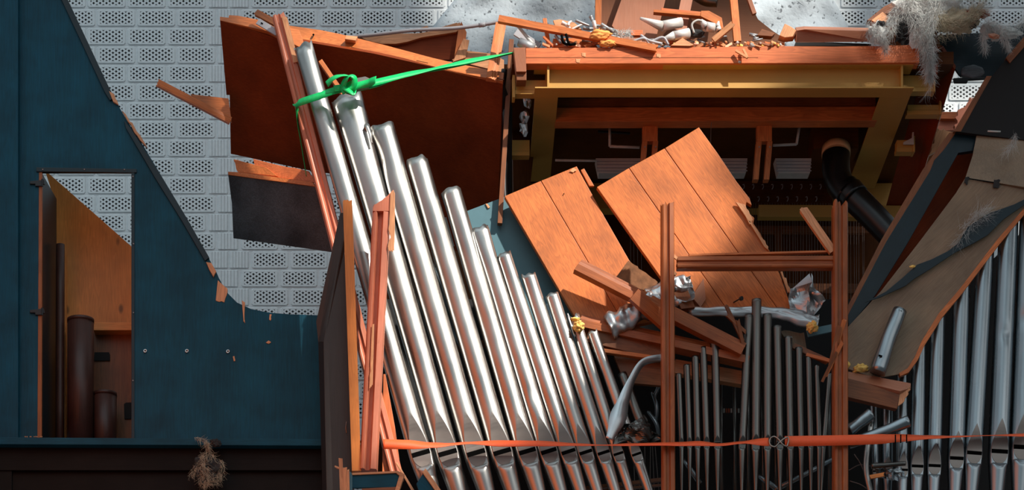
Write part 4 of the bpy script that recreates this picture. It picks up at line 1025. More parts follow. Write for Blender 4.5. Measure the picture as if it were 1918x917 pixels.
    for i, (a, b, c, d) in enumerate(spec):
        Y = r.uniform(-.02, .08); rr = r.uniform(2.2, 4.6)
        t = tube('tangled_pipe', [(a, b, Y), ((a+c)/2+r.uniform(-2, 2), (b+d)/2+r.uniform(-2, 2), Y), (c, d, Y+r.uniform(-.04, .04))], (rr, rr*.6), 'oxide' if i % 3 == 0 else 'oxideg', n=12)
        tag(t, 'small grey bent pipe in the tangle on top of the heap', 'organ pipe', 'tangled small pipes on the heap')
    for i, (a, b, c, d, e, f) in enumerate(((1052, 66, 1056, 86, 1070, 84), (1060, 64, 1066, 88, 1078, 82), (1200, 66, 1216, 82, 1240, 82), (1210, 84, 1240, 76, 1252, 84), (1180, 80, 1206, 78, 1218, 86))):
        tag(tube('bent_rod', [(a, b, -.03), (c, d-6, -.04), (e, f, -.03)], 2.4, 'darkm' if i < 2 else 'grey', n=10), ('black bent rod under the sloping batten, left one', 'black bent rod under the sloping batten, right one', 'grey hooked rod below the fat pointed pipe', 'grey curved rod before the tented block', 'grey rod lying left of the hooked rod')[i], 'rod')
    tube('curved_strip', [(1300, 62, -.02), (1296, 46, -.03), (1306, 38, -.03), (1318, 40, -.02)], 2, 'white', n=8, label='thin white curl before the pear-shaped piece', cat='strip')
    # cream shredded brush
    mb = MB(); fibres(mb, [(1150, 62, -.02), (1168, 64, -.03), (1180, 62, -.02)], 6, 260, 9, 8, .0011, droop=.1)
    t = mb.build('shredded_wool', M['wool']); tag(t, 'spiky tuft of grey-white wool in the middle of the heap', 'insulation')
    # black blob
    tag(lump('dark_felt', (1302, 62, .0), 12, 'char2', None, 3, .3, 2, sc=(1.5, .6, .7)), 'black felt wad beside the white round-ended pipe', 'felt')
    # countable splinters and chips on the deck edge
    for i in range(64):
        x = r.uniform(1010, 1480); y = 87-abs(r.gauss(0, 4.5)); L = r.uniform(5, 22); an = r.gauss(0, .45)
        Y = r.uniform(-.02, .04)
        V, F, a = beam_geo((x-L/2, y+L/2*math.sin(an), Y), (x+L/2*math.cos(an), y-L/2*math.sin(an), Y+r.uniform(-.03, .03)), r.uniform(2, 6), r.uniform(2, 5), jag0=1.5, jag1=2.5, seed=i)
        k = r.random(); mt = 'raw' if k < .4 else 'orange' if k < .7 else 'beamw' if k < .85 else 'tan'
        tag(mk('wood_splinter', V, F, M[mt], None, a), 'wood splinter strewn along the deck edge', 'splinter', 'splinters on the deck edge')
    for i in range(46):
        x = r.choice([r.uniform(1380, 1470), r.uniform(1040, 1400)]); y = 86-abs(r.gauss(0, 3))
        tag(lump('debris_crumb', (x, y, r.uniform(-.03, .03)), r.uniform(2, 5), r.choice(['foam', 'raw', 'white', 'dirt', 'raw']), None, i, .5, 1), 'small crumb of foam or wood on the deck edge', 'crumb', 'crumbs on the deck edge')
    for i in range(20):
        a = r.uniform(1030, 1100)
        x = r.uniform(1040, 1450); y = r.uniform(62, 80); L = r.uniform(10, 26); an = r.uniform(-.7, .7)
        t = tube('tangled_pipe', [(x, y, .03), (x+L*math.cos(an), y-L*math.sin(an)*.6, .03)], (r.uniform(2, 3.6), 1.4), 'oxideg', n=10)
        tag(t, 'thin grey pipe lying low among the splinters of the heap', 'organ pipe', 'low thin pipes in the heap')
heap()
# ------------------------------------------------------------------ centre: plank panels and broken beams
def centre():
    Yp = .26
    t = thing('teal_sheet', 'flat blue-grey sheet behind the leaning pipes, under the plank panel', 'board', P(960, 500, .3))
    board('sheet', [(866, 398), (948, 367), (1110, 660), (1000, 660)], .27, .012, 'tealb', t, (1, 0))
    board('splinter_chip', [(909, 381), (913, 381), (918, 388), (914, 390)], .262, .01, 'raw', t)
    def planks(name, label, polys, Yf, th, mat, grain):
        th_ = thing(name, label, 'plank panel', P(*polys[0][-1], Yf(0, 0) if callable(Yf) else Yf), None)
        for q in polys: board('plank', q, Yf, th, mat, th_, grain, .0022)
        return th_
    p1 = planks('plank_panel', 'smaller orange plank panel of two boards, leaning left of centre',
           [[(945, 367), (1012.6, 338.5), (1172, 612), (1160, 640), (1110, 650)], [(1013.8, 338), (1080, 311), (1130, 402), (1178, 486), (1232, 560), (1232, 600), (1173, 612)]],
           lambda x, y: .17-.0002*(y-400), .035, 'plank', (.5, 1))
    board('corner_gouge', jag([(1066, 320), (1074, 314), (1081, 318), (1074, 323)], [0, 2], 3, 1.5, 1), .178, .003, 'raw', p1)
    board('dust_stain', [(1055, 362), (1057, 361), (1057, 364), (1055, 364)], .17, .003, 'darkm', p1)
    rag = [(1309, 238), (1345, 288), (1380, 340), (1404, 371), (1408, 384), (1398, 378), (1396, 392), (1404, 400), (1413, 408), (1411, 418), (1424, 436), (1436, 460), (1450, 492), (1461, 514), (1470, 540), (1484, 580)]
    p2 = planks('plank_panel', 'larger orange plank panel of three boards with a ragged right edge, under the frame',
           [[(1118, 350), (1177.5, 314.6), (1362, 580), (1281, 580)], [(1178.8, 314), (1244.5, 277.6), (1458, 580), (1363, 580)], [(1245.8, 277)]+rag+[(1459, 580)]],
           lambda x, y: .13-.0001*(y-400), .035, 'plank', (.7, 1))
    for i, q in enumerate(([(1378, 378), (1396, 383), (1410, 412), (1404, 420), (1396, 404)], [(1400, 410), (1408, 416), (1430, 448), (1442, 470), (1432, 462)], [(1462, 508), (1466, 508), (1482, 546), (1476, 548)])):
        board('torn_edge', jag(q, [1, 2], 5, 1.8, i), .11, .012, 'raw', p2, (.7, 1))
    board('thin_batten', [(1088, 318), (1094, 315), (1113, 348), (1104, 348)], .19, .02, 'orange', None, (.6, 1), label='short thin batten in the notch between the two plank panels', cat='batten')
    V = MB(); V.add(*tube_geo([P(1374, 566, .11), P(1388, 558, .04)], 1.3*SC, 8)); V.add(*tube_geo([P(1387, 559, .05), P(1390, 558, .04)], 4*SC, 12, front=Vector((0, 0, 1))))
    V.build('bolt', M['cable'], p2)['label'] = 'black protruding bolt'
    # dusty wedge
    board('dusty_block', jag([(1153, 520), (1177, 487), (1204, 507), (1232, 528), (1222, 548), (1180, 535)], [1, 2], 5, 1.5, 3), .12, .05, 'dirt', None, label='dusty brown wedge block on the smaller plank panel', cat='wood block')
    # silver flattened pipes
    def fold_pipe(lb, pts, r, mat='crum', seed=1, sq=.5, name='crushed_pipe'):
        W3 = [P(*p) for p in pts]; path = crom(W3, 40)
        fn = lambda s, ph: (1-(1-sq)*abs(math.cos(ph+noise.noise(Vector((s*3, seed, 0)))*1.5)))*(1+.35*noise.noise(Vector((math.cos(ph)*1.2, math.sin(ph)*1.2, s*9+seed))))
        V, F = tube_geo(path, [v*SC for v in ([r]*41 if isinstance(r, (int, float)) else [r[0]+(r[1]-r[0])*i/40 for i in range(41)])], 28, fn)
        t = mk(name, V, F, M[mat], None, W3[-1]-W3[0], [True]*(len(F)-2)+[False]*2); tag(t, lb, 'organ pipe')
    fold_pipe('crushed silver pipe under the crossing beams, left of the upright post', [(1140, 612, .06), (1185, 588, .05), (1232, 560, .06)], 23, 'crum', 2, .7)
    fold_pipe('crumpled silver pipe end emerging above the crossing beam', [(1214, 556, .06), (1246, 538, .05), (1272, 530, .05), (1290, 540, .05)], (17, 14), 'crum', 5, .5)
    crumple('crumpled_sheet', [(1256, 522), (1292, 516), (1302, 560), (1258, 578)], .03, 'crum', .06, 2, label='crumpled silver sheet just right of the left upright post', cat='metal sheet')
    fold_pipe('long flattened silver pipe lying level under the larger plank panel', [(1290, 583, .08), (1350, 583, .08), (1420, 585, .07), (1470, 588, .06), (1512, 600, .05), (1532, 604, .05)], (8, 16), 'crum', 8, .5)
    cs = thing('crumpled_sheet', 'large crumpled silver sheet peaked upright beside the right post', 'metal sheet', P(1520, 600, .04))
    crumple('sheet', [(1480, 540), (1512, 533), (1518, 596), (1478, 586)], .06, 'crum', .07, 3, cs, 46, 12)
    crumple('sheet', [(1517, 512), (1524, 530), (1547, 562), (1508, 606)], .04, 'crum', .08, 6, cs, 40, 12)
    board('folded_flap', [(1484, 540), (1516, 512), (1521, 528), (1512, 545), (1508, 532)], [.05, .0, -.01, .03, .06], .002, 'crum', cs)
    tag(lump('foam_chunk', (1521, 612, .0), 10, 'foam', None, 14, .29, 4, sc=(1, 1, 1)), 'yellow foam chunk below the large crumpled sheet', 'foam')
    beam('teal_strip', (1512, 624, .04), (1570, 612, .06), 14, 5, 'tealb', label='short blue-grey strip beside the foam chunk by the right post', cat='strip')
    # beams
    beam('moulded_beam', (1082, 497, .0), (1392, 655, .03), 27, 22, 'post', prof=MOULD2, cut0=-4, label='long moulded beam sloping down right across the plank panels', cat='beam')
    b = thing('short_beam', 'short broken orange beam end crossing over the long sloping beam', 'beam', P(1210, 580, -.04))
    beam('beam_body', (1186, 552, -.05), (1246, 606, .0), 24, 16, 'post', b, jag1=4)
    beam('moulded_beam', (1086, 603, .11), (1402, 672, .09), 27, 34, 'post', prof=MOULD2, jag0=1, label='long moulded beam starting by the foam, passing behind the left upright post', cat='beam')
    beam('dark_beam', (1100, 630, .10), (1240, 664, .12), 26, 20, 'brown', label='shaded brown beam below the moulded beam, right of the foam', cat='beam')
    beam('under_lath', (1126, 657, .06), (1250, 674, .08), 7, 12, 'orange', label='thin lit lath below the moulded beams', cat='lath')
    board('under_board', [(1150, 666), (1242, 676), (1242, 722), (1170, 716)], .12, .03, 'brown', None, (1, .1), label='shaded brown board left of the left upright post', cat='board')
    beam('cross_joist', (1262, 688, .22), (1400, 712, .22), 26, 20, 'raw', label='light wooden joist behind the small grey pipes', cat='joist')
    beam('cross_joist', (1262, 645, .16), (1380, 668, .16), 22, 16, 'brown', label='brown wooden joist above the left small grey pipes', cat='joist')
    board('pallet_piece', [(1296, 556), (1318, 520), (1322, 560), (1312, 575)], .09, .03, 'tan', None, label='small pale wood piece beside the crumpled sheet', cat='wood block')
    board('pallet_piece', [(1262, 548), (1284, 532), (1302, 575), (1276, 578)], .03, .03, 'brown', None, label='brown wood piece right of the left upright post', cat='wood block')
    for i, q in enumerate((((1360, 572), (1392, 640)), ((1362, 590), (1396, 622)), ((1382, 600), (1392, 648)))):
        beam('split_stick', (*q[0], .0), (*q[1], .02), 6, 6, 'brown', jag0=3, jag1=3, seed=i+60, label=('upper split stick at the right end of the sloping beam', 'middle split stick at the right end of the sloping beam', 'lower split stick at the right end of the sloping beam')[i], cat='stick')
    board('grey_slab', jag([(1462, 620), (1506, 622), (1512, 660), (1480, 650)], [0, 2], 5, 3, 4), .14, .03, 'ply', None, label='dusty grey-brown slab behind the right small pipes', cat='board')
    beam('broken_lath', (1486, 648, .1), (1548, 676, .06), 10, 8, 'brown', jag1=4, label='broken brown lath reaching the right post', cat='lath')
    beam('broken_lath', (1510, 664, .05), (1556, 676, .03), 6, 6, 'orange', jag1=3, label='thin orange lath above the rightmost small pipes', cat='lath')
    # silver ribbon
    ribbon('metal_ribbon', [(1262, 668, .0), (1238, 670, -.02), (1205, 678, -.03), (1186, 705, -.04), (1170, 745, -.06), (1158, 780, -.08), (1142, 822, -.12)], [12, 14, 14, 15, 22, 32, 16], 'crum', tw=[10, 20, 40, 35, 20, 5, 10], n=60, label='twisted silver metal ribbon drooping onto the shortest leaning pipes', cat='metal ribbon')
    crumple('crushed_end', [(1160, 800), (1206, 780), (1240, 826), (1150, 830)], -.05, 'lead', .06, 4, fold=26, label='crushed grey pipe end where the metal ribbon lands', cat='metal sheet')
    tube('bent_grey_pipe', [(1165, 700, .04), (1180, 740, .02), (1196, 782, .0), (1212, 812, -.02)], (9, 10), 'lead', label='bent grey pipe behind the metal ribbon', cat='organ pipe')
    for i, (a, b, c, d) in enumerate(((1222, 735, 1228, 790), (1232, 700, 1226, 742), (1214, 770, 1234, 815))):
        tag(tube('bent_rod', [(a, b, .3), ((a+c)/2+5, (b+d)/2, .28), (c, d, .3)], 4, 'zinc', n=10), ('curved silver tube left of the left upright post, middle one', 'curved silver tube left of the left upright post, upper one', 'curved silver tube left of the left upright post, lower one')[i], 'tube')
    for i in range(6):
        x = 1190+i*9; V, F = tube_geo([P(x+random.uniform(-8, 8), 836, .35), P(x, 930, .35)], .7*SC, 5); tag(mk('loose_wire', V, F, M['wire']), 'thin loose wire below the strap left of the left post', 'wire', 'loose wires left of the post')
    beam('low_rail', (1090, 915, .3), (1240, 898, .3), 7, 8, 'brown', label='dim brown rail at the bottom left of the left upright post', cat='rail')
    beam('low_rail', (1100, 921, .28), (1240, 908, .28), 4, 8, 'brown', label='second dim rail just beneath the first at the bottom', cat='rail')
    # upright posts and crossbar
    beam('upright_post', (1250, 384, -.16), (1252, 950, -.16), 24, 24, 'post', prof=MOULD, jag0=5, seed=8, label='left upright brown post with a snapped top', cat='post')
    beam('upright_post', (1573, 384, -.16), (1574, 950, -.16), 27, 24, 'post', prof=MOULD, jag0=7, seed=11, label='right upright brown post with a pointed snapped top', cat='post')
    beam('crossbar', (1268, 493, -.15), (1560, 492, -.15), 23, 18, 'post', prof=MOULD, jag0=1, label='moulded crossbar between the two upright posts', cat='crossbar')
    beam('thin_lath', (1290, 479, -.15), (1548, 472, -.14), 3.5, 10, 'orange', jag0=1, jag1=2, label='thin orange lath resting on the crossbar', cat='lath')
    beam('broken_stick', (1504, 392, -.14), (1560, 472, -.16), 14, 10, 'raw', jag0=4, seed=4, label='broken pale stick leaning against the right upright post', cat='stick')
    for i, (a, b, c, d) in enumerate(((1258, 476, 1268, 484), (1255, 504, 1266, 514))):
        beam('post_splinter', (a, b, -.18), (c, d, -.18), 5, 4, 'raw', jag1=2, label=('small raw splinter at the left end of the crossbar, upper', 'small raw splinter at the left end of the crossbar, lower')[i], cat='splinter')
    for i, (a, b, c, d, w) in enumerate(((1582, 598, 1566, 650, 8), (1572, 610, 1556, 684, 9), (1578, 640, 1546, 704, 7), (1566, 660, 1541, 712, 5))):
        beam('post_splinter', (a, b, -.20), (c, d, -.17), w, 5, 'brown' if i % 2 else 'orange', jag0=3, jag1=4, seed=i+30, label='long torn splinter hanging from the middle of the right post', cat='splinter', group='torn splinters on the right post')
    # floor of the chest far below frame
    c = thing('wind_chest', 'long wooden wind chest the pipes stand on', 'wind chest', P(1300, 1010, .1))
    board('chest_front', [(700, 1005), (2000, 1005), (2000, 1060), (700, 1060)], -.3, .8, 'brown', c, (1, 0))
centre()
def small_pipes():
    L = [((1271, 700), (1276, 829), 5.5, 1277, 'first and shortest small grey pipe just right of the left post'), ((1286, 683), (1291, 829), 6, 1292, 'second small grey pipe from the left post'),
         ((1302, 667), (1306, 829), 6.8, 1308, 'third small grey pipe from the left post'), ((1317, 650), (1323, 829), 7, 1325, 'fourth small grey pipe from the left post, with square-cut top'),
         ((1339, 632), (1343, 829), 7.6, 1344, 'fifth small grey pipe from the left post, with a flared top'),
         ((1403, 591), (1390, 829), 8, 1389, 'slanting small grey pipe left of the tallest one'), ((1417, 561), (1415, 829), 9.3, 1415, 'tallest small grey pipe in the middle group'),
         ((1437, 589), (1437, 829), 8.8, 1437, 'small grey pipe just right of the tallest one'), ((1455, 611), (1460, 829), 8.2, 1461, 'second small grey pipe right of the tallest'),
         ((1476, 631), (1480, 829), 7.8, 1481, 'third small grey pipe right of the tallest'), ((1496, 651), (1500, 829), 7, 1501, 'fourth small grey pipe right of the tallest'),
         ((1514, 668), (1518, 829), 6.5, 1519, 'fifth small grey pipe right of the tallest'), ((1530, 684), (1534, 829), 5.8, 1533, 'sixth small grey pipe right of the tallest, with a dented side'),
         ((1554, 700), (1543, 829), 5.2, 1537, 'last small grey pipe, leaning toward the right post')]
    for i, (a, b, r, fx, lb) in enumerate(L):
        organ_pipe(lb, (*a, .06), (*b, .06), r, r, 'lead', 'small grey pipes between the posts', foot=40, lipk=1.6, seed=i+40, flare=.35 if i == 4 else 0,
                   dents=((.38, 1.2, .35, .04),) if i == 12 else ((.5, .6, .1, .1),) if i == 5 else (), footend=(fx, 945, .06), nn=24, lipmat='lead', slotk=.5)
    # pipes behind
    for i, (x, y) in enumerate(((1375, 700), (1400, 690), (1428, 700), (1452, 705), (1474, 700), (1350, 720), (1552, 720))):
        V, F = tube_geo([P(x, y, .4), P(x+2, 960, .4)], 4*SC, 12); tag(mk('rear_pipe', V, F, M['lead'], None, Vector((0, 0, 1)), True), 'thin dark pipe in the second row behind the small grey pipes', 'organ pipe', 'second row of thin pipes')
    for i in range(9):
        x = 1350+i*4.6; board('colour_tag', [(x, 764), (x+3, 764), (x+3, 772), (x, 772)], .42, .01, 'ember' if i in (2, 3, 6) else 'white', None, label='tiny red or white key tag in the dark behind the small pipes', cat='tag', group='tiny tags behind the small pipes')
    for i, (a, b, c, d) in enumerate(((1450, 917, 1560, 860), (1280, 860, 1312, 905), (1420, 890, 1462, 920))):
        tag(tube('loose_pipe', [(a, b, .3), (c, d, .3)], 5, 'zinc', n=12), ('loose silver tube lying in the dark at the bottom before the right post', 'loose silver tube in the dark behind the left small pipes', 'loose silver tube lying at the bottom centre')[i], 'tube')
small_pipes()
# ------------------------------------------------------------------ right side
def right_side():
    # standing pipes
    D = [((1690, 690), (1690, 880), 10, 11.5, 'narrow standing pipe behind the fallen pipe stub, left in the right row'),
         ((1722, 640), (1717, 873), 13, 13.8, 'standing pipe under the plywood tip, with a small pale mouth'),
         ((1757, 590), (1749, 872), 13.5, 14.5, 'standing pipe next right, with a small pale arched mouth'),
         ((1802, 530), (1790, 858), 15.5, 16.3, 'fourth standing pipe of the right row, at its middle'),
         ((1846, 470), (1823, 848), 16, 17.5, 'fifth standing pipe of the right row with a bright side'),
         ((1890, 405), (1870, 845), 18, 19.5, 'sixth standing pipe of the right row, with a round dent'),
         ((1932, 350), (1912, 837), 19.5, 20.5, 'rightmost standing pipe, cut by the photo edge')]
    for i, (a, b, r0, r1, lb) in enumerate(D):
        dn = ((.66, .15, .16, .035),) if i == 5 else ((.72, -.5, .16, .04), (.35, .3, .07, .08)) if i == 6 else ()
        organ_pipe(lb, (*a, .08), (*b, .0), r0, r1, 'zinc', 'standing pipes at the right', seed=i+70, lipk=2.9 if i > 2 else 2.6, dents=dn, foot=50)
    for i, (a, b, r) in enumerate((((1662, 735), (1662, 880), 10.5), ((1636, 760), (1640, 882), 7.5))):
        organ_pipe(('slim standing pipe behind the fallen stubs at the right', 'thinnest standing pipe just right of the right post')[i], (*a, .12), (*b, .10), r, r, 'zinc', 'standing pipes at the right', seed=i+80, foot=40, nn=24)
    board('orange_offcut', jag([(1843, 500), (1852, 512), (1856, 545), (1842, 545)], [0, 1], 4, 2, 5), .4, .03, 'beamw', None, (0, 1), label='bright orange offcut glimpsed between the fifth and sixth right pipes, upper', cat='offcut')
    board('orange_offcut', jag([(1842, 555), (1856, 552), (1856, 585), (1844, 588)], [0, 1], 4, 2, 6), .4, .03, 'orange', None, (0, 1), label='orange offcut glimpsed between the fifth and sixth right pipes, lower', cat='offcut')
    # fallen stubs
    def stub(lb, pts, r, mat='zinc', n=24, seed=0):
        t = thing('pipe_stub', lb, 'organ pipe', P(*pts[-1]))
        fn = lambda s, ph: 1+.08*noise.noise(Vector((math.cos(ph), math.sin(ph), s*4+seed)))
        tube('body', pts, r, mat, t, n, 14, True, fn)
        r0 = r if isinstance(r, (int, float)) else r[0]
        p0, p1 = P(*pts[0]), P(*pts[1]); a = (p0-p1).normalized()
        V, F = tube_geo([p0-a*.002, p0+a*.001], r0*SC*.86, n); mk('opening', V, F, M['darkm'], t)
        return t
    s = stub('broken grey pipe leaning up against the plywood sheet', [(1686, 580, -.075), (1664, 636, -.075), (1643, 698, -.075)], (13, 15.5), 'zinc', 24, 2)
    board('dent_mark', [(1646, 663), (1653, 665), (1652, 668), (1645, 667)], -.124, .003, 'darkm', s)
    stub('fallen grey pipe stub with an open end facing right above the strap', [(1702, 788, -.14), (1660, 806, -.12), (1590, 830, -.08)], (11, 10), 'zinc', 24, 3)
    stub('fallen grey pipe stub just right of the right post', [(1632, 774, -.1), (1590, 806, -.08)], (11, 11), 'zinc', 24, 5)
    stub('thin grey tube lying level near the bottom right', [(1696, 867, -.12), (1632, 872, -.10)], (4, 5), 'lead', 16, 6)
    beam('wood_chip', (1630, 893, -.08), (1656, 888, -.08), 7, 5, 'pine', jag0=2, jag1=2, label='small orange wood chip under the level grey tube', cat='wood block')
    crumple('crumpled_sheet', [(1640, 878), (1690, 872), (1696, 900), (1644, 892)], -.04, 'zinc', .04, 3, fold=18, label='small crumpled grey metal bit below the level tube', cat='metal sheet')
    stub('bright narrow pipe behind the stubs, right of the right post', [(1632, 790, .08), (1622, 870, .06), (1632, 930, .05)], 5.5, 'tin', 16, 8)
    for i, (a, b, c, d) in enumerate(((1590, 880, 1630, 872), (1592, 900, 1640, 930), (1600, 850, 1625, 900))):
        tag(tube('loose_wire', [(a, b, .1), ((a+c)/2, (b+d)/2-6, .1), (c, d, .1)], .8, 'wire', n=6), ('level loose wire right of the right post', 'drooping loose wire at the bottom right of the right post', 'steep loose wire right of the right post')[i], 'wire')
    # fallen box beam
    b = thing('box_beam', 'fallen moulded box beam ending right of the right post', 'beam', P(1640, 730, -.05))
    board('top_face', [(1588, 695), (1706, 717), (1706, 726), (1686, 732), (1588, 708)], [-.02, -.05, -.06, -.09, -.06], .02, 'tan', b, (1, .2))
    board('front_face', [(1588, 708), (1686, 732), (1680, 765), (1588, 743)], -.07, .05, 'brown', b, (1, .25))
    board('end_face', jag([(1686, 731), (1706, 722), (1700, 740), (1681, 765)], [1, 2], 5, 2.5, 2), -.065, .02, 'raw', b, (0, 1))
    tag(lump('foam_chunk', (1612, 690, -.02), 11, 'foam', None, 21, .29, 4, sc=(1.3, .8, .7)), 'yellow foam chunk on the fallen box beam by the plywood', 'foam')
    tag(lump('dark_scrap', (1625, 677, .02), 11, 'char2', None, 22, .5, 2, sc=(1.3, .6, .7)), 'charred dark scrap above the foam chunk on the plywood', 'scrap')
    tag(lump('foam_chunk', (1588, 682, -.03), 6, 'foam', None, 25, .4, 1), 'little pale crumb touching the right post', 'foam')
    # plywood sheet
    p = thing('plywood_sheet', 'big curved grey-brown plywood sheet sloping across the right side', 'plywood', P(1740, 600, .0))
    pw = [(1830, 249), (1918, 258), (1960, 264), (1960, 345), (1918, 392), (1870, 448), (1800, 540), (1760, 588), (1728, 640), (1716, 668), (1700, 690), (1686, 700), (1640, 708), (1588, 690), (1588, 612), (1650, 545), (1720, 455), (1790, 362), (1808, 330), (1822, 290)]
    V = []; Ys = lambda x, y: .12-.0006*(y-250) if y > 330 else .05+.0009*(330-y)
    board('upper_sheet', [(1830, 249), (1918, 258), (1960, 264), (1960, 355), (1918, 350), (1808, 333), (1822, 290)], lambda x, y: .02+.0012*(334-y), .012, 'ply', p, (.2, 1))
    board('lower_sheet', [(1808, 333), (1918, 350), (1960, 355), (1918, 392), (1870, 448), (1800, 540), (1760, 588), (1728, 640), (1716, 668), (1700, 690), (1686, 700), (1640, 708), (1588, 690), (1588, 612), (1650, 545), (1720, 455), (1790, 362)], lambda x, y: .02-.00012*(y-334), .012, 'ply', p, (1, -1))
    board('sawn_edge', [(1960, 345), (1962, 352), (1918, 402), (1872, 457), (1803, 548), (1765, 594), (1732, 646), (1719, 674), (1702, 697), (1686, 704), (1684, 698), (1700, 689), (1714, 667), (1726, 639), (1758, 587), (1798, 540), (1868, 448), (1916, 392)], lambda x, y: .015-.00012*(y-334), .03, 'orange', p, (1, -1))['label'] = 'orange sawn edge'
    board('black_joint_line', [(1808, 332), (1918, 349), (1918, 351), (1808, 334)], .010, .004, 'darkm', p)
    for q in ((1808, 330, 1816, 345), (1862, 336, 1874, 352)):
        board('tar_mark', jag([(q[0], q[1]), (q[2], q[1]+1), (q[2]-4, q[3]), (q[0]-2, q[3]-2)], [0, 1, 2], 4, 2, q[0]), .008, .004, 'char2', p)
    board('torn_veneer', [(1960, 352), (1960, 372), (1918, 384), (1880, 410), (1850, 440), (1822, 456), (1790, 472), (1740, 505), (1712, 522), (1696, 535), (1650, 556), (1620, 566), (1660, 545), (1690, 520), (1718, 495), (1745, 485), (1775, 470), (1795, 455), (1812, 425), (1850, 400), (1900, 382)], lambda x, y: -.012-.00012*(y-334), .006, 'teald', p, (1, -.7))['label'] = 'torn dark teal strip'
    tag(lump('foam_crumb', (1709, 499, -.04), 5.5, 'foam', None, 31, .4, 1, sc=(1.3, .5, .6)), 'yellow foam crumb stuck on the plywood beside the torn strip', 'foam')
    mb = MB(); fibres(mb, [(1805, 432, -.03), (1830, 405, -.03), (1850, 395, -.03)], 10, 240, 30, 31, .0005, droop=.2); fibres(mb, [(1835, 392, -.03), (1805, 440, -.03), (1790, 455, -.03)], 6, 120, 26, 32, .0005)
    tag(mb.build('wool_tuft', M['wool']), 'pale wisp of wool on the plywood above the torn strip', 'insulation')
    mb = MB(); fibres(mb, [(1902, 250, .0), (1898, 268, .0), (1885, 282, .0)], 5, 130, 22, 33, .0005)
    tag(mb.build('wool_tuft', M['wool']), 'pale wisp of wool near the top of the plywood', 'insulation')
    # dark teal diagonal plank
    d = thing('diagonal_plank', 'dark teal diagonal plank with a raw wood edge left of the plywood', 'plank', P(1600, 600, .05))
    board('plank_face', [(1792, 246), (1862, 246), (1838, 280), (1795, 286), (1700, 455), (1640, 552), (1590, 612), (1588, 590), (1660, 452), (1742, 320), (1750, 300), (1768, 280)], lambda x, y: .14-.0002*(y-250), .03, 'teald', d, (.5, -1))
    board('raw_edge', [(1778, 248), (1792, 246), (1768, 281), (1750, 300), (1742, 322), (1660, 454), (1588, 592), (1588, 572), (1650, 450), (1728, 318)], lambda x, y: .142-.0002*(y-250), .03, 'brown', d, (.5, -1))
    # black leaning panels top right
    k = thing('sloping_board', 'black shadowed sloping panel with a wood edge at the right', 'panel', P(1880, 240, .2))
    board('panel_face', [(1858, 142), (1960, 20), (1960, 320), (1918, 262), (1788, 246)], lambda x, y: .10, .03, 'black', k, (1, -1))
    board('wood_edge', [(1848, 142), (1858, 142), (1800, 246), (1786, 246)], .098, .03, 'brown', k, (.5, -1))
    board('wood_edge', [(1884, 108), (1960, 20), (1960, 40), (1892, 118)], .09, .03, 'brown', k, (1, -1))
    board('brown_board', [(1800, 268), (1850, 268), (1850, 330), (1740, 470), (1640, 580), (1630, 560), (1700, 440)], .3, .02, 'dbrown', None, (1, -1), label='dark brown board behind the diagonal plank and plywood', cat='board')
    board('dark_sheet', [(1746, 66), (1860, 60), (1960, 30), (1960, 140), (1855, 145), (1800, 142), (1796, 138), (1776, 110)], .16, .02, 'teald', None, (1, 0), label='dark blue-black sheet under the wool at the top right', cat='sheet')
    lump_ = lump('dark_flap', (1822, 134, .13), 14, 'slate', None, 5, .1, 3, sc=(1.6, .3, .9)); tag(lump_, 'rounded dark flap above the bright opening', 'flap')
    # sunlit orange boards in the opening
    o = thing('opening_rail', 'bright orange rail with a moulding below the lit bricks at right', 'rail', P(1775, 220, .9))
    board('moulding', [(1764, 209), (1800, 209), (1798, 222), (1762, 222)], .95, .06, 'beamw', o, (1, 0))
    board('rail_face', [(1762, 222), (1798, 222), (1792, 244), (1755, 244)], .98, .04, 'salmon', o, (1, 0))
    board('torn_wood', jag([(1816, 182), (1824, 184), (1796, 236), (1788, 244), (1794, 212)], [0, 4, 3], 7, 4, 3), .8, .03, 'salmon', None, (.5, -1), label='ragged orange torn wood at the right of the lit bricks', cat='splinter')
    board('torn_wood', jag([(1756, 240), (1790, 246), (1760, 280), (1740, 290)], [0, 1, 3], 6, 4, 6), .7, .03, 'raw', None, (.5, -1), label='pale shattered wood below the orange rail in the opening', cat='splinter')
    board('black_edge', [(1786, 146), (1850, 142), (1850, 147), (1814, 149), (1812, 154), (1788, 154)], .5, .02, 'black', None, label='black strip above the bright opening', cat='strip')
    tube('white_rod', [(1762, 130, .5), (1764, 195, .5)], 4, 'duct', label='dark glossy tube left of the bright opening', cat='tube')
    board('white_gusset', [(1692, 266), (1708, 258), (1709, 247), (1712, 247), (1712, 270), (1692, 270)], .58, .01, 'white', None, label='small white gusset plate by the right frame leg', cat='plate')
    tube('white_tube', [(1850, 245.5, .05), (1874, 246.5, .05)], 1.6, 'white', n=8, label='short white tube at the top of the plywood', cat='tube')
    board('beam_end', [(1624, 38), (1656, 12), (1700, -10), (1690, 30), (1648, 40)], .1, .05, 'brown', None, (1, -.5), label='brown board poking above the deck beside the wool', cat='board')
    board('beam_end', [(1632, 38), (1653, 22), (1667, 33), (1660, 42), (1640, 42)], .04, .06, 'raw', None, (1, -.5), label='sunlit pale block in front of the brown board by the wool', cat='wood block')
    board('beam_end', [(1655, 48), (1750, 40), (1764, 92), (1660, 88)], .08, .1, 'brown', None, (1, 0), label='brown shaded board below the wool at the deck end', cat='board')
    board('deck_end', [(1722, 84), (1760, 86), (1756, 140), (1722, 118)], .05, .1, 'dbrown', None, (1, 0), label='dark brown board closing the right end of the deck', cat='board')
right_side()
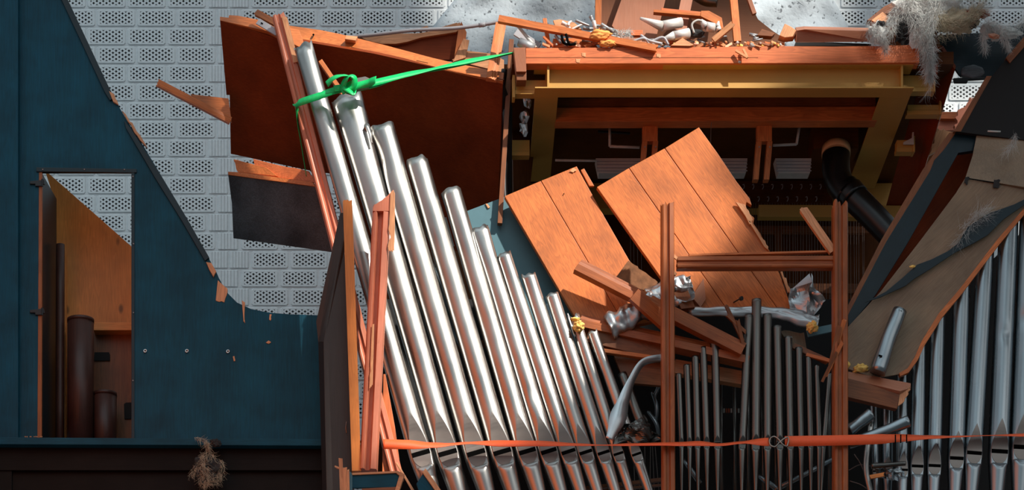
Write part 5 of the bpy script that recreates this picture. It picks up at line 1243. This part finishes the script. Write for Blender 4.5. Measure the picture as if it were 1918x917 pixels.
def wool_top():
    t = thing('insulation_wool', 'big shaggy grey mass of insulation wool draped over the deck corner', 'insulation', P(1740, 80, 0))
    lump('wool_mass', (1745, 18, .06), 40, 'wool', t, 2, .35, 4, 2.2, (1.5, .6, .8))
    lump('wool_mass', (1728, 60, -.02), 22, 'wool', t, 7, .4, 4, 2.5, (.9, .5, 1.5))
    lump('charred_mass', (1695, 55, -.0), 18, 'char2', t, 8, .4, 4, 2.5, (1.0, .5, 1.5))
    lump('wool_mass', (1790, 40, .02), 26, 'woolt', t, 9, .35, 4, 2.5, (1.5, .5, .8))
    lump('charred_mass', (1716, 38, -.06), 12, 'char2', t, 10, .3, 3, 2.5, (.8, .4, 1.1))
    mb = MB()
    P1 = [(1700, 0, -.05), (1712, 30, -.09), (1722, 60, -.1), (1732, 90, -.1), (1740, 120, -.1), (1742, 146, -.1)]
    fibres(mb, P1, (20, 6), 1500, 22, 11, .0009)
    fibres(mb, [(1760, 0, -.05), (1745, 30, -.09), (1738, 60, -.1), (1744, 100, -.1), (1741, 140, -.1)], (18, 5), 1100, 22, 12, .0009)
    fibres(mb, [(1720, -5, .0), (1690, 15, -.03), (1672, 35, -.05), (1668, 60, -.06)], (16, 9), 700, 18, 13, .0008)
    fibres(mb, [(1680, 0, .0), (1740, -6, -.03), (1800, 0, -.03), (1850, 18, -.03)], (20, 10), 900, 26, 14, .0008, droop=.1)
    mb.build('wool_fibres', M['wool'], t)
    mb = MB(); fibres(mb, [(1750, 30, -.06), (1780, 45, -.05), (1815, 35, -.04), (1830, 20, -.04)], (16, 10), 900, 24, 15, .0009, droop=.1)
    fibres(mb, [(1756, 70, -.04), (1800, 52, -.04), (1818, 40, -.03)], (6, 5), 260, 20, 16, .0008)
    mb.build('tan_fibres', M['woolt'], t)
    mb = MB(); fibres(mb, [(1742, 140, -.1), (1744, 160, -.1), (1735, 175, -.1)], (2, 1), 26, 30, 17, .0004); mb.build('thin_wisps', M['wool'], t)
    w = thing('wool_tuft', 'small ragged grey wool tuft at the right end of the flat pinkish board', 'insulation', P(1645, 80, -.06))
    lump('wool_mass', (1645, 62, -.04), 15, 'wool', w, 12, .45, 3, 2.5, (1.1, .5, 1.2))
    lump('charred_mass', (1650, 45, -.05), 7, 'char2', w, 13, .4, 2, 2.5)
    mb = MB(); fibres(mb, [(1632, 42, -.06), (1640, 60, -.08), (1655, 75, -.08), (1660, 95, -.07)], (12, 4), 520, 15, 18, .0008); fibres(mb, [(1625, 60, -.05), (1632, 75, -.06), (1645, 80, -.07)], 7, 200, 12, 19, .0007); mb.build('wool_fibres', M['wool'], w)
    e = thing('resin_lump', 'glistening brown and orange charred lump right of the wool mass', 'charred lump', P(1830, 35, .0))
    lump('lump_body', (1830, 27, .0), 13, 'ember', e, 15, .4, 4, 3, (1.7, .7, .6)); lump('dark_side', (1821, 40, .0), 11, 'char2', e, 16, .3, 3, 2.5, (.8, .6, 1.3))
    g = thing('wool_tuft', 'pale grey wool draped over the dark sheet at the far right', 'insulation', P(1870, 90, 0))
    lump('wool_mass', (1858, 60, .03), 15, 'wool', g, 17, .4, 3, 2.5, (1.4, .5, 1.0)); lump('wool_mass', (1888, 62, .03), 16, 'wool', g, 18, .4, 3, 2.5, (1.5, .5, .6))
    mb = MB(); fibres(mb, [(1840, 45, -.02), (1862, 50, -.02), (1888, 60, -.03), (1925, 35, -.02)], (11, 8), 800, 20, 20, .0008, droop=.2)
    fibres(mb, [(1850, 50, -.03), (1842, 70, -.03), (1846, 95, -.03)], (8, 3), 320, 16, 21, .0007); fibres(mb, [(1872, 65, -.03), (1885, 80, -.03), (1890, 92, -.03)], (8, 3), 240, 14, 22, .0007)
    mb.build('wool_fibres', M['wool'], g)
    tag(lump('wood_shard', (1862, 68, -.04), 8, 'tan', None, 19, .5, 1, sc=(1.4, .5, .6)), 'pinkish wood shard caught in the far right wool', 'wood shard')
wool_top()
# ------------------------------------------------------------------ orange strap
def orange_strap():
    s = thing('orange_strap', 'orange ratchet lashing strap stretched across all the pipes', 'strap', P(1300, 830, -.3))
    ribbon('webbing', [(718, 831, -.25), (760, 832, -.24), (810, 833, -.2), (850, 831, -.15), (880, 829, -.13), (940, 830, -.12), (1010, 830, -.12), (1080, 832, -.12), (1130, 833, -.14), (1180, 832, -.16), (1238, 831, -.215), (1275, 831, -.22), (1310, 830, -.22), (1350, 832, -.215), (1390, 828, -.21), (1440, 827, -.21)],
           18, 'ostrap', s, tw=[0, 8, 40, 58, 60, 35, 40, 58, 68, 58, 55, 50, 45, 58, 60, 20], n=200)
    ribbon('webbing', [(1470, 826, -.21), (1520, 825, -.21), (1573, 824, -.222), (1640, 822, -.20), (1680, 820, -.16), (1740, 818, -.12), (1790, 817, -.10), (1850, 815, -.09), (1930, 814, -.09)],
           19, 'ostrap', s, tw=[0, 0, 0, 5, 25, 52, 64, 70, 55], n=160)
    b = MB()
    for (p, q, r_) in (([(1443, 820, -.215), (1450, 817, -.22), (1458, 822, -.225), (1466, 832, -.225), (1474, 836, -.22)],) + (0, 0), ([(1443, 834, -.215), (1452, 836, -.22), (1460, 828, -.225), (1470, 820, -.225), (1476, 818, -.22)],) + (0, 0), ([(1476, 818, -.22), (1477, 824, -.22), (1474, 836, -.22)],) + (0, 0), ([(1443, 820, -.215), (1441, 827, -.215), (1443, 834, -.215)],) + (0, 0)):
        b.add(*tube_geo(crom([P(*x) for x in p], 16), 1.5*SC, 10), True)
    b.build('wire_buckle', M['steel'], s)['label'] = 'steel wire buckle'
    for i, x in enumerate((1676, 1686, 1697)): board('stitch_band', [(x, 813), (x+2.5, 813), (x+2.5, 829), (x, 829)], -.188, .002, 'darkm', s)
orange_strap()
